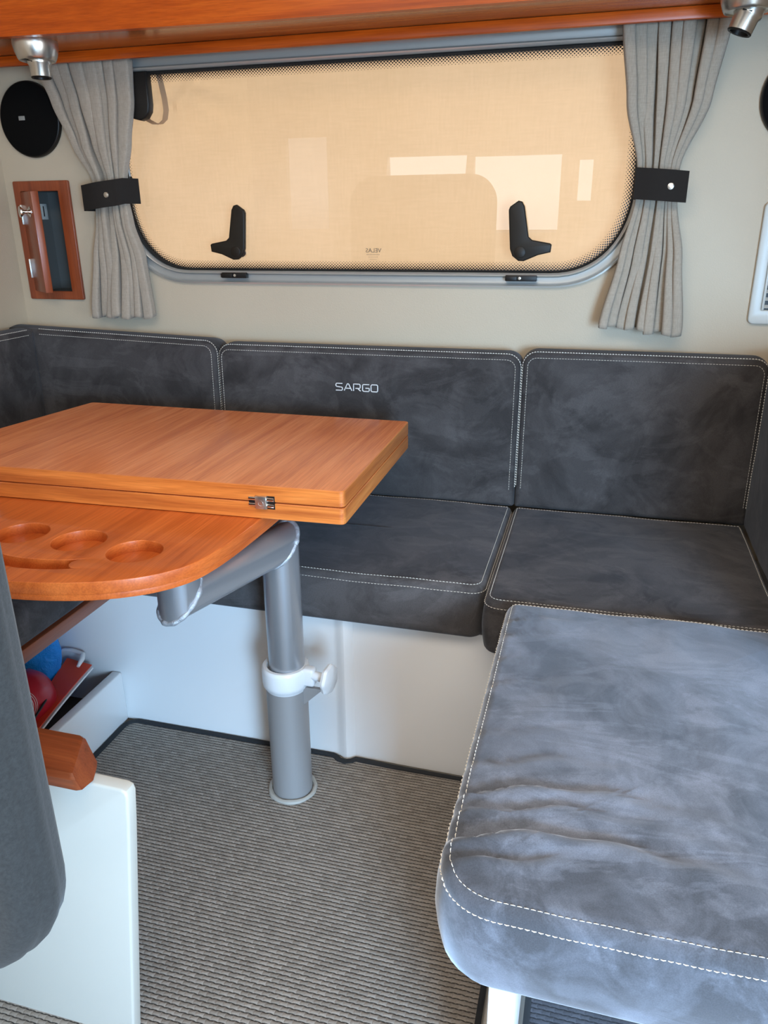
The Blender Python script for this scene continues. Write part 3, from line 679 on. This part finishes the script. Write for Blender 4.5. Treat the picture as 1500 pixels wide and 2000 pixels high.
seat('seat_cushion', -1.438, -0.945, 0.62, 1.742, 'charcoal suede seat cushion on the left bench, under the table', z0=0.389, h=0.075, r=0.022, crown=0.004, seams=())
# near cushion with creases
CRE = [(-0.243, 0.35, 0.010, 0.0045), (-0.205, 0.30, 0.007, 0.0030), (-0.170, 0.34, 0.008, 0.0030), (-0.283, 0.18, 0.006, 0.0025), (-0.120, 0.20, 0.007, 0.0016), (0.06, 0.16, 0.006, 0.0012), (0.13, 0.14, 0.006, 0.0010), (-0.06, 0.18, 0.006, 0.0010), (0.20, 0.12, 0.006, 0.0012), (0.255, 0.12, 0.006, 0.0014)]
NW, ND, NXC, NYC = 0.488, 0.664, 0.129, 0.902
def near_def(p):
    s = min(max((p.z - 0.03) / 0.05, 0), 1); dz = 0.0
    for y0, reach, wd, amp in CRE:
        d = p.x + NW / 2                              # distance from the aisle edge
        yc = y0 + 0.05 * math.sin(min(d / 0.30, 1.6) * 1.6) - 0.22 * max(d - 0.12, 0) + 0.004 * math.sin(d * 60 + y0 * 90)
        fall = math.exp(-(d / reach) ** 2 * 2.2) if d > 0.0 else 1.0
        g = (p.y - yc) / wd
        dz += -3.2 * amp * fall * math.exp(-g * g * 1.6) + 1.8 * amp * fall * math.exp(-((g + 1.9) ** 2) * 0.5)
    dz += 0.005 * noise.noise(Vector((p.x * 5, p.y * 5, 3.0))) + 0.0015 * noise.noise(Vector((p.x * 22, p.y * 14, 9.0)))
    return p + Vector((0, 0, s * dz))
near = seat('seat_cushion', NXC - NW / 2, NXC + NW / 2, NYC - ND / 2, NYC + ND / 2, 'large suede seat cushion, blue daylight tinted into its grey, nearest the camera on the right, with creases', SU_LIT, R=(0.006, 0.020, 0.066, 0.066), r=0.021, crown=0.012, z0=0.346, h=0.127,
     deform=near_def, belly=0.005, seams=(('arc', 58), ('arc', 5)), seam_r=0.00055, sper=0.0066, rb=0.03)
# backrests
seamB = (('arc', 85), ('arc', 12))
def backc(x0, x1, z0, z1, lab, **kw):
    o = cushion('backrest_cushion', x1 - x0, z1 - z0, 0.088, (0.032, 0.032, 0.006, 0.006), 0.013, 0.008, back_frame((x0 + x1) / 2, (z0 + z1) / 2), SU_BACK, seams=seamB, srange=lambda p: p.z > 0.50, seam_r=0.0007, sper=0.0060, **kw)
    return o
tag(backc(-0.9155, -0.1640, 0.455, 0.815, '', deform=soft(2, 0.002)), 'dark suede backrest cushion embroidered with silver lettering', 'cushion', 'dark suede backrest cushions')
tag(backc(-0.1605, 0.352, 0.455, 0.822, '', deform=soft(3, 0.002)), 'dark suede backrest cushion right of the embroidered one', 'cushion', 'dark suede backrest cushions')
cb = empty('corner_backrest', (-1.45, 1.8, 0.45), 'dark suede corner backrest bending round the left end of the bench', 'cushion', 'dark suede backrest cushions')
cushion('back_panel', 0.610, 0.380, 0.088, (0.032, 0.004, 0.006, 0.006), 0.013, 0.004, back_frame(-1.2250, 0.637), SU_BACK, cb, seams=seamB, srange=lambda p: p.z > 0.5 and p.x > -1.449, seam_r=0.0007, sper=0.0060, deform=lambda p: Vector((p.x, p.y + (0.004 - 0.032 * p.x) * (0.5 + p.y / 0.38), p.z)))
cushion('side_panel', 1.13, 0.388, 0.085, (0.004, 0.03, 0.006, 0.006), 0.013, 0.004, MF(-1.528, 1.187, 0.646, (0, 1, 0), (0, 0, 1), (1, 0, 0)), SU_BACK, cb, seams=seamB, srange=lambda p: p.z > 0.5 and p.y < 1.738, seam_r=0.0007, sper=0.0060)
sb = cushion('side_backrest', 0.72, 0.385, 0.095, 0.02, 0.014, 0.008, MF(0.438, 1.382, 0.650, (0, -1, 0), (0, 0, 1), (-1, 0, 0)), SU_BACK, None, seams=seamB, srange=lambda p: p.z > 0.5, seam_r=0.0007, sper=0.0060, deform=soft(6, 0.003))
tag(sb, 'dark suede side backrest cushion at the right end of the bench', 'cushion', 'dark suede backrest cushions')
tag(box('backrest_board', (0.440, 1.03, 0.0), (0.470, 1.84, 0.80), WHITE, None, 0.003), 'white board carrying the right side backrest', 'board')
# embroidered lettering on the middle backrest
EMB = mat('silver_embroidery', (0.66, 0.66, 0.66), 0.5)
LET = {'S': [[(1, 1), (0.12, 1), (0, 0.86), (0, 0.66), (0.12, 0.54), (0.88, 0.46), (1, 0.34), (1, 0.14), (0.88, 0), (0, 0)]],
       'A': [[(0, 0), (0.46, 0.94), (0.58, 1.0), (0.70, 0.94), (1.16, 0)], [(0.30, 0.33), (0.99, 0.33)]],
       'R': [[(0, 0), (0, 1), (0.88, 1), (1, 0.86), (1, 0.50), (0.88, 0.38), (0.30, 0.38)], [(0.62, 0.38), (1.06, 0)]],
       'G': [[(1, 1), (0.14, 1), (0, 0.86), (0, 0.14), (0.14, 0), (0.88, 0), (1, 0.12), (1, 0.46), (0.45, 0.46)]],
       'O': [[(0.14, 1), (0.86, 1), (1, 0.86), (1, 0.14), (0.86, 0), (0.14, 0), (0, 0.14), (0, 0.86), (0.14, 1)]]}
mb = [o for o in bpy.data.objects if o.name.startswith('backrest_cushion')][0]
fb = back_frame(-0.54, 0.635); xl = -0.6015 + 0.54
for ch in 'SARGO':
    wl, hl = 0.0165, 0.0165; bm = bmesh.new()
    for pl in LET[ch]:
        P = []
        for a, b in zip(pl, pl[1:]):
            for q in range(3): P.append((a[0] + (b[0] - a[0]) * q / 3, a[1] + (b[1] - a[1]) * q / 3))
        P.append(pl[-1]); pts = [fb @ Vector((xl + x * wl, 0.0825 + y * hl, 0.0960)) for x, y in P]
        tube(bm, pts, 0.0013, 8)
    from_bm('embroidered_letter', bm, EMB, mb); xl += wl * (1.16 if ch == 'A' else 1.0) + 0.0045 + (0.0015 if ch in 'R' else 0)

# ------------------------------------------------------------------ white bench bases
bb = empty('bench_box', (-0.55, 1.32, 0), 'white moulded bench base behind the table pole', 'bench box')
bm = bmesh.new()
prism_xy(bm, [(-1.50, 1.318), (-0.478, 1.318), (-0.468, 1.316), (-0.460, 1.310), (-0.452, 1.309), (-0.444, 1.313), (-0.436, 1.322), (-0.150, 1.318), (-0.10, 1.318), (-0.10, 1.83), (-1.50, 1.83)], 0.0, 0.344)
from_bm('front_panel', bm, WHITE, bb, ang=30)
box('right_wing', (-0.098, 0.90, 0.0), (0.42, 1.83, 0.346), WHITE, bb, 0.004)
kb = empty('storage_kerb', (-1.0, 1.0, 0), 'low white kerb in front of the open storage on the left', 'kerb')
bm = bmesh.new(); bx(bm, (-1.024, 0.63, 0.0), (-0.999, 1.3165, 0.128), 0.004, 3)
from_bm('kerb_wall', bm, WHITE, kb)
box('kerb_end', (-1.44, 0.63, 0.0), (-1.0245, 0.66, 0.128), WHITE, kb, 0.003)
DARKF = wallmat('storage_floor', (0.055, 0.038, 0.030), (0.08, 0.055, 0.045), 0.3, 0.8)
box('storage_floor', (-1.50, 0.661, 0.0), (-1.0245, 1.317, 0.035), DARKF, kb)
bd = box('bench_board', (-1.525, 0.625, 0.360), (-0.944, 1.286, 0.388), W_MAH_Y, None, 0.003); tag(bd, 'mahogany bench board under the left seat cushion', 'board')
lb = box('leg_panel', (-0.0575, 0.632, 0.0), (-0.027, 0.898, 0.352), WHITE, None, 0.004); tag(lb, 'white upright panel under the nearest seat cushion', 'panel')

# ------------------------------------------------------------------ carpets
def carpet(name, poly, m, lab, th=0.007):
    o = empty(name, (poly[0][0], poly[0][1], 0), lab, 'carpet')
    bm = bmesh.new(); prism_xy(bm, poly, -0.0055, th - 0.0035); from_bm('woven_mat', bm, m, o, smooth=False)
    bm = bmesh.new(); n = len(poly); rings = []
    c = Vector((sum(p[0] for p in poly) / n, sum(p[1] for p in poly) / n, 0))
    for i in range(n):
        p = Vector((*poly[i], 0)); a = Vector((*poly[i - 1], 0)); b = Vector((*poly[(i + 1) % n], 0)); t = ((b - p).normalized() + (p - a).normalized()).normalized(); nn = Vector((t.y, -t.x, 0))
        rings.append([p + nn * 0.001, p + nn * 0.001 + Vector((0, 0, th - 0.001)), p - nn * 0.003 + Vector((0, 0, th)), p - nn * 0.011 + Vector((0, 0, th - 0.0005)), p - nn * 0.0125 + Vector((0, 0, 0.001))])
    V = [[bm.verts.new(q) for q in r] for r in rings]
    for i in range(n):
        A, B = V[i], V[(i + 1) % n]
        for k in range(4): bm.faces.new((A[k], A[k + 1], B[k + 1], B[k]))
    from_bm('edge_binding', bm, BIND, o); return o
def arcp(cx, cy, r, a0, a1, n=7): return [(cx + r * math.cos(math.radians(a0 + (a1 - a0) * i / n)), cy + r * math.sin(math.radians(a0 + (a1 - a0) * i / n))) for i in range(n + 1)]
poly = [(-0.080, -0.90), (-0.080, 0.895), (-0.104, 0.897), (-0.104, 1.306), (-0.35, 1.309), (-0.424, 1.312)] + [(-0.434, 1.312), (-0.442, 1.304), (-0.452, 1.299), (-0.464, 1.302), (-0.474, 1.310), (-0.484, 1.314)] + arcp(-0.962, 1.280, 0.034, 90, 180) + [(-0.996, -0.90)]
carpet('carpet', poly[::-1] if False else poly, CARP, 'woven taupe ribbed carpet with black binding around the table pole')
carpet('carpet', [(0.56, -0.90), (0.56, 0.62), (0.42, 0.890), (-0.020, 0.890), (-0.020, 0.64), (-0.068, 0.62), (-0.068, -0.90)], CARP_SHADE, 'ribbed carpet under the nearest seat cushion, its shade coloured navy')

# ------------------------------------------------------------------ dining table
TX, TY = -0.5275, 1.189
tb = empty('dining_table', (TX, TY, 0), 'folded wooden pedestal table with cup holders on a silver pole', 'table')
def leaf(z0, z1):
    P = [(-0.3775, 1.118), (-0.3855, 1.600), (-1.188, 1.606), (-1.2305, 1.310), (-1.262, 1.092)]
    r = 0.010; out = []
    n = len(P)
    for i in range(n):
        p = Vector(P[i]); a = (Vector(P[i - 1]) - p).normalized(); b = (Vector(P[(i + 1) % n]) - p).normalized()
        for k in range(5): t = k / 4; out.append(tuple((p + a * r * (1 - t) ** 2 + b * r * t ** 2)))
    bm = bmesh.new(); rings = []; c = (-0.8, 1.35)
    def off(d): 
        res = []
        m = len(out)
        for i in range(m):
            p, a, b = Vector(out[i]), Vector(out[i - 1]), Vector(out[(i + 1) % m]); t = (b - a).normalized(); nn = Vector((t.y, -t.x)); res.append(p - nn * d)
        return res
    e_ = 0.0012
    for d, z in ((e_, z0), (0.0, z0 + e_), (0.0, z1 - e_), (e_, z1)): rings.append([Vector((q.x, q.y, z)) for q in off(d)])
    V = rings_to_bm(bm, rings)
    o_ = from_bm('table_leaf', bm, [W_TOP, W_EDGE_X, W_EDGE_Y], tb, ang=35)
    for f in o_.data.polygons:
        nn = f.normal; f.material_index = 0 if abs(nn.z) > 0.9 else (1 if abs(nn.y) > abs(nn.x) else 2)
    return o_
leaf(0.6312, 0.6598); leaf(0.6618, 0.690)
# steel hinge joining the two leaves on the front edge
hx = -0.522; hyy = 1.1145
for hx in (-0.522, -1.06):
    hy_ = 1.1185 + (hx + 0.3775) * (1.118 - 1.092) / (-0.3775 + 1.262)
    hg = empty('leaf_hinge', (0, 0, 0)); hg.parent = tb; hg.location = (-TX, -TY, 0)
    bm = bmesh.new(); bx(bm, (hx - 0.0105, hy_ - 0.006, 0.6495), (hx + 0.0105, hy_ + 0.004, 0.6725), 0.0018); lathe(bm, [(0.0052, 0), (0.0052, 0.0006), (0.0040, 0.0008), (0.0035, 0.0), (0, 0)], (hx, hy_ - 0.0058, 0.660), (0, -1, 0), 20); from_bm('hinge_plate', bm, SATIN, hg)
    for s in (-1, 1):
        for z in (0.6555, 0.6665):
            bm = bmesh.new(); tube(bm, [(hx + s * 0.009, hy_ - 0.0005, z), (hx + s * 0.0225, hy_ - 0.0005, z)], 0.0037, 14); from_bm('hinge_barrel', bm, CHROME, hg)
    box('hinge_recess', (hx - 0.0235, hy_ - 0.0008, 0.6495), (hx + 0.0235, hy_ + 0.006, 0.6725), BLACK, hg)
# lower board with cup wells
half = [(-0.5215, 1.50), (-0.5225, 1.25), (-0.5265, 1.103), (-0.533, 0.992), (-0.546, 0.924), (-0.570, 0.886), (-0.600, 0.858), (-0.647, 0.831), (-0.703, 0.8135), (-0.762, 0.803), (-0.81, 0.801)]
def chaikin(P, closed=False, it=2):
    for _ in range(it):
        Q = [P[0]]
        for a, b in zip(P, P[1:]): Q += [(a[0] * .75 + b[0] * .25, a[1] * .75 + b[1] * .25), (a[0] * .25 + b[0] * .75, a[1] * .25 + b[1] * .75)]
        Q.append(P[-1]); P = Q
    return P
hf = chaikin(half); mirror = [(-1.62 - x, y) for x, y in hf[::-1]][1:]
ol = hf + mirror
def circ(x, y, r, n=40): return [(x + r * math.cos(2 * PI * k / n), y - r * math.sin(2 * PI * k / n)) for k in range(n)]
cups = [(-0.659, 0.941, 0.0425), (-0.769, 0.957, 0.0425), (-0.880, 0.962, 0.0425)]
slot = []
arc_pts = [(-0.712, 0.880), (-0.742, 0.868), (-0.785, 0.861), (-0.83, 0.861), (-0.875, 0.869)]
arc_pts = chaikin(arc_pts)
left = []; right = []
for i, p in enumerate(arc_pts):
    a = Vector(arc_pts[max(i - 1, 0)]); b = Vector(arc_pts[min(i + 1, len(arc_pts) - 1)]); t = (b - a).normalized(); nn = Vector((t.y, -t.x)); left.append(tuple(Vector(p) + nn * 0.0165)); right.append(tuple(Vector(p) - nn * 0.0165))
def capend(p, q, k=8):
    c = (Vector(p) + Vector(q)) / 2; v = Vector(p) - c; return [tuple(c + Matrix.Rotation(-PI * i / k, 2) @ v) for i in range(1, k)]
sl = left + capend(left[-1], right[-1]) + right[::-1] + capend(right[0], left[0])
lbo = outline_prism('lower_board', ol[::-1], [circ(*c) for c in cups] + [sl], 0.021, MZ(0.6195), [W_UNDER], tb, bev=0.0014)
lb2 = outline_prism('board_core', ol[::-1], [], 0.0095, MZ(0.60625), [W_UNDER], tb, bev=0.0003)
for f in lbo.data.polygons: pass
# pedestal
def mitre_tube(bm, pts, r, n=40):
    pts = [Vector(p) for p in pts]; rings = []
    d0 = (pts[1] - pts[0]).normalized(); a = d0.cross(Vector((0, 1, 0))).normalized(); b = d0.cross(a).normalized()
    ring = [pts[0] + a * r * math.cos(2 * PI * k / n) + b * r * math.sin(2 * PI * k / n) for k in range(n)]; rings.append(ring)
    for i in range(1, len(pts)):
        d = (pts[i] - pts[i - 1]).normalized()
        nn = d if i == len(pts) - 1 else ((pts[i + 1] - pts[i]).normalized() + d).normalized()
        ring = [p + d * ((pts[i] - p).dot(nn) / d.dot(nn)) for p in ring]; rings.append(ring)
    rings_to_bm(bm, rings); return rings
stub = (-0.600, 0.958)
bm = bmesh.new(); EZ = 0.552
rg = mitre_tube(bm, [(TX, TY, 0.20), (TX, TY, EZ), (stub[0], stub[1], EZ), (stub[0], stub[1], 0.6035)], 0.0345, 48)
# keep the mitred joints crisp
up = from_bm('upper_tube', bm, ALU_BR, tb, ang=25)
for ri, ang_f in ((1, 0), (2, 1)):
    bm = bmesh.new(); R0 = rg[ri]; c = sum(R0, Vector()) / len(R0); P = []
    for k in range(len(R0) * 2 + 1):
        q = R0[(k // 2) % len(R0)] if k % 2 == 0 else (R0[(k // 2) % len(R0)] + R0[(k // 2 + 1) % len(R0)]) / 2
        P.append(c + (q - c) * (1.0 + 0.012 * noise.noise(q * 60)))
    P = [c + (q - c) * 0.955 for q in P]; tube(bm, P, 0.004, 10, rad=[0.0048 + 0.0020 * noise.noise(p * 90) for p in P]); from_bm('weld_seam', bm, WELD, up)
TUBE2 = mat('grey_outer_tube', (0.36, 0.36, 0.365), 0.42, 0.45)
bm = bmesh.new(); lathe(bm, [(0.0355, 0.29), (0.0405, 0.29), (0.0405, 0.008), (0.0405, 0.004), (0.0, 0.004)], (TX - 0.003, TY, 0), n=48); from_bm('outer_tube', bm, TUBE2, tb)
SEAL = mat('grey_sealant', (0.34, 0.33, 0.30), 0.6)
bm = bmesh.new(); P = [Vector((TX - 0.003 + (0.046 + 0.002 * noise.noise(Vector((math.cos(a) * 3, math.sin(a) * 3, 0)))) * math.cos(a), TY + 0.046 * math.sin(a), 0.006)) for a in [2 * PI * k / 40 for k in range(41)]]
tube(bm, P, 0.0055, 8, rad=[0.005 + 0.002 * noise.noise(p * 50) for p in P]); from_bm('sealant_ring', bm, SEAL, tb)
bm = bmesh.new(); lathe(bm, [(0.0352, 0.262), (0.0352, 0.299), (0.0368, 0.302), (0.0430, 0.302), (0.0455, 0.299), (0.0462, 0.294), (0.0462, 0.268), (0.0450, 0.260), (0.042, 0.257), (0.0405, 0.252)], (TX - 0.003, TY, 0), n=48)
bx(bm, (TX + 0.035, TY - 0.017, 0.266), (TX + 0.060, TY + 0.005, 0.304), 0.006, 3)
WC = mat('white_collar_plastic', (0.70, 0.72, 0.74), 0.3)
cl = from_bm('clamp_collar', bm, WC, tb)
bm = bmesh.new(); v = [bm.verts.new(p) for p in ((TX + 0.036, TY - 0.012, 0.262), (TX + 0.036, TY - 0.012, 0.222), (TX + 0.076, TY - 0.012, 0.262), (TX + 0.036, TY - 0.004, 0.262), (TX + 0.036, TY - 0.004, 0.222), (TX + 0.076, TY - 0.004, 0.262))]
for f in ((0, 1, 2), (5, 4, 3), (0, 3, 4, 1), (1, 4, 5, 2), (2, 5, 3, 0)): bm.faces.new([v[i] for i in f])
from_bm('gusset', bm, TUBE2, tb)
kc = Vector((TX + 0.056, TY - 0.008, 0.289)); kx = Vector((1, -0.14, 0.0)).normalized()
bm = bmesh.new(); lathe(bm, [(0.009, -0.004), (0.009, 0.022), (0.011, 0.024), (0.011, 0.030), (0, 0.030)], kc, kx, 24)
lathe(bm, [(0.0, 0.026), (0.020, 0.026), (0.027, 0.029), (0.029, 0.034), (0.027, 0.039), (0.021, 0.042), (0.0, 0.043)], kc, kx, 56, mod=lambda a: 1 + 0.045 * math.cos(7 * a))
from_bm('clamp_knob', bm, WC, cl)

# ------------------------------------------------------------------ near left: white partition, wooden cap, padded seat back
bm = bmesh.new()
pts = [(-1.05, 0.0), (-0.5585, 0.0), (-0.510, 0.400), (-0.5055, 0.445), (-0.5075, 0.4525), (-0.514, 0.4555), (-1.05, 0.470)]
a = [bm.verts.new((x, 0.641, z)) for x, z in pts]; b = [bm.verts.new((x, 0.6615, z)) for x, z in pts]; n = len(pts)
for i in range(n): bm.faces.new((a[i], a[(i + 1) % n], b[(i + 1) % n], b[i]))
bm.faces.new(a[::-1]); bm.faces.new(b); bmesh.ops.recalc_face_normals(bm, faces=bm.faces[:])
es = [e_ for e_ in bm.edges if len(e_.link_faces) == 2 and e_.calc_face_angle() > 1.2]
bmesh.ops.bevel(bm, geom=es, offset=0.0035, segments=3, affect='EDGES', profile=0.5)
PANEL = wallmat('pale_panel', (0.53, 0.53, 0.485), (0.55, 0.55, 0.50), 0.03, 0.35); pw = from_bm('partition_panel', bm, PANEL, None); tag(pw, 'white upright panel on the left in front of the carpet', 'panel')
bm = bmesh.new()
sec = [(0.616, 0.4665, -0.549), (0.6125, 0.470, -0.547), (0.6125, 0.484, -0.553), (0.618, 0.4895, -0.560), (0.682, 0.4905, -0.588), (0.686, 0.486, -0.588), (0.668, 0.4665, -0.562), (0.663, 0.4615, -0.560), (0.640, 0.4615, -0.550)]
rings = [[Vector((-0.98, y, z)) for y, z, x in sec], [Vector((x - 0.006, y, z)) for y, z, x in sec], [Vector((x, y + (0.65 - y) * 0.06, z + (0.476 - z) * 0.10)) for y, z, x in sec]]
rings_to_bm(bm, rings); cp = from_bm('wooden_cap', bm, W_BLOCK, None, ang=30); tag(cp, 'chamfered reddish wooden cap rail resting on the white panel', 'wooden cap')
ns = empty('helm_seat', (-0.65, 0.42, 0), 'grey fabric padded seat back at the left edge, close to the camera', 'seat')
bm = bmesh.new()
hw, hh = 0.300, 0.42; ctr = (-0.737, 0.850)
def nav_def(p):
    return p
o = cushion('backrest', hw * 2, hh * 2, 0.070, 0.105, 0.024, 0.006, MF(ctr[0], 0.465, ctr[1], (1, 0, 0), (0, 0, 1), (0, -1, 0)), SU_NAV, ns, belly=0.004, rb=0.02)
bm = bmesh.new()
P = [Vector((ctr[0] + x, 0.3955, ctr[1] + y)) for x, y in rrect(0, 0, hw - 0.030, hh - 0.030, 0.08, 10, 8)]; P.append(P[0])
tube(bm, P, 0.0028, 8); from_bm('piping', bm, SU_NAV, ns)
cushion('seat_pad', 0.42, 0.42, 0.09, 0.05, 0.03, 0.01, Matrix.Translation((-0.80, 0.10, 0.50)), SU_NAV, ns)
bm = bmesh.new(); lathe(bm, [(0.20, 0.004), (0.20, 0.02), (0.06, 0.03), (0.05, 0.49), (0.15, 0.50), (0.0, 0.50)], (-0.80, 0.14, 0), n=32); from_bm('pedestal', bm, WHITE, ns)
box('backrest_bracket', (-0.84, 0.30, 0.515), (-0.76, 0.40, 0.54), BLACK, ns, 0.004)

# ------------------------------------------------------------------ things in the open storage
RED = mat('red_enamel', (0.42, 0.016, 0.028), 0.28); WPR = mat('white_print', (0.70, 0.60, 0.60), 0.5)
# extinguisher lying on its side, base towards the kerb
ex = empty('fire_extinguisher', (-1.19, 1.12, 0.10), 'dark red cylinder lying in the open storage below the left bench', 'fire extinguisher')
ec = Vector((-1.158, 1.06, 0.128)); ea = Vector((0.30, 1.0, 0.12)).normalized(); er = 0.062
bm = bmesh.new(); lathe(bm, [(0.0, -0.16), (0.045, -0.16), (er, -0.145), (er, 0.10), (er * 0.97, 0.118), (er * 0.86, 0.136), (er * 0.60, 0.150), (er * 0.3, 0.156), (0.0, 0.158)], ec, ea, 48); from_bm('cylinder_body', bm, RED, ex)
qa = Vector((0, 0, 1)).rotation_difference(ea)
def oncyl(th, h, r=er + 0.0006): return ec + qa @ Vector((r * math.cos(th), r * math.sin(th), h))
# find the angle facing the camera
camp = Vector((0, 0, 1.1)); th0 = max((2 * PI * k / 90 for k in range(90)), key=lambda t: (oncyl(t, 0.02) - ec - ea * 0.02).dot((camp - ec).normalized()))
for rr in (0.040, 0.036, 0.031, 0.026, 0.020):
    bm = bmesh.new(); P = [oncyl(th0 + 0.15 + rr * math.cos(a) / er, 0.055 + rr * 0.95 * math.sin(a)) for a in [PI * (-0.35 + 1.0 * k / 30) for k in range(31)]]; tube(bm, P, 0.0006, 5); from_bm('printed_ring', bm, WPR, ex)
bm = bmesh.new(); tube(bm, [Vector((-1.040, 1.00, 0.130)), Vector((-1.070, 1.145, 0.150)), Vector((-1.078, 1.170, 0.158)), Vector((-1.085, 1.175, 0.175))], 0.0028, 8); from_bm('wire_handle', bm, BLACK, ex)
# red folder leaning on the kerb
FOLD = mat('red_card', (0.68, 0.065, 0.025), 0.5); PAPER = mat('white_paper', (0.75, 0.75, 0.75), 0.7)
fo = empty('document_folder', (-1.09, 1.18, 0.05), 'red card folder with white papers leaning behind the kerb', 'folder')
def sheet(bm, quad_, th, bend=0.0):
    q = [Vector(p) for p in quad_]; n1 = (q[1] - q[0]).cross(q[3] - q[0]).normalized(); n_ = 8; rows = []
    for s in (0, 1):
        rows.append([[q[0].lerp(q[1], i / n_).lerp(q[3].lerp(q[2], i / n_), j / n_) + n1 * (th * s + bend * math.sin(PI * i / n_)) for i in range(n_ + 1)] for j in range(n_ + 1)])
    V = [[[bm.verts.new(p) for p in r] for r in s] for s in rows]
    for s in (0, 1):
        for j in range(n_):
            for i in range(n_): bm.faces.new((V[s][j][i], V[s][j][i + 1], V[s][j + 1][i + 1], V[s][j + 1][i]))
    bd_ = [V[0][0][i] for i in range(n_ + 1)], [V[1][0][i] for i in range(n_ + 1)]
    for k in range(n_):
        bm.faces.new((V[0][0][k], V[0][0][k + 1], V[1][0][k + 1], V[1][0][k])); bm.faces.new((V[0][n_][k], V[0][n_][k + 1], V[1][n_][k + 1], V[1][n_][k]))
        bm.faces.new((V[0][k][0], V[0][k + 1][0], V[1][k + 1][0], V[1][k][0])); bm.faces.new((V[0][k][n_], V[0][k + 1][n_], V[1][k + 1][n_], V[1][k][n_]))
FQ = [(-1.040, 0.98, 0.100), (-1.060, 1.295, 0.150), (-1.128, 1.300, 0.155), (-1.095, 0.98, 0.050)]
bm = bmesh.new(); sheet(bm, FQ, 0.0015, 0.004); from_bm('cover_sheet', bm, FOLD, fo)
bm = bmesh.new(); sheet(bm, [(p[0] + (0.006 if i < 2 else 0), p[1] - (0.004 if i in (1, 2) else 0), p[2] - 0.005) for i, p in enumerate(FQ)], 0.003, 0.004); from_bm('papers', bm, PAPER, fo)
BLUE = mat('blue_plastic_film', (0.010, 0.30, 0.90), 0.25); _v = coords(BLUE); _n = nz(BLUE, _v, 45, 5, 0.65, 2.0); bump(BLUE, _n, 0.8, 0.01)
bm = bmesh.new(); rings = []
for j in range(13):
    t = j / 12; z = 0.036 + 0.315 * t; ring = []
    for k in range(32):
        a = 2 * PI * k / 32; cxx, cyy = -1.205 - 0.00 * t, 1.262; sx_, sy_ = 0.078 * (0.75 + 0.32 * math.sin(PI * t)), 0.040
        w_ = 1 + 0.10 * noise.noise(Vector((math.cos(a) * 2, math.sin(a) * 2, t * 5)))
        ring.append(Vector((cxx + sx_ * w_ * math.cos(a), cyy + sy_ * w_ * math.sin(a), z)))
    rings.append(ring)
rings_to_bm(bm, rings); bg_ = from_bm('plastic_bag', bm, BLUE, None); tag(bg_, 'shiny blue plastic bag standing behind the red cylinder', 'bag')
bm = bmesh.new(); tube(bm, [(-1.150, 1.303, 0.168), (-1.135, 1.304, 0.174), (-1.115, 1.304, 0.176), (-1.095, 1.302, 0.174), (-1.082, 1.298, 0.174), (-1.076, 1.285, 0.170), (-1.074, 1.265, 0.162)], 0.0045, 10, rad=[0.004, 0.0045, 0.0045, 0.0045, 0.005, 0.006, 0.0035])
cd = from_bm('white_cord', bm, PAPER, None); tag(cd, 'short white cord curling over the red folder', 'cord')
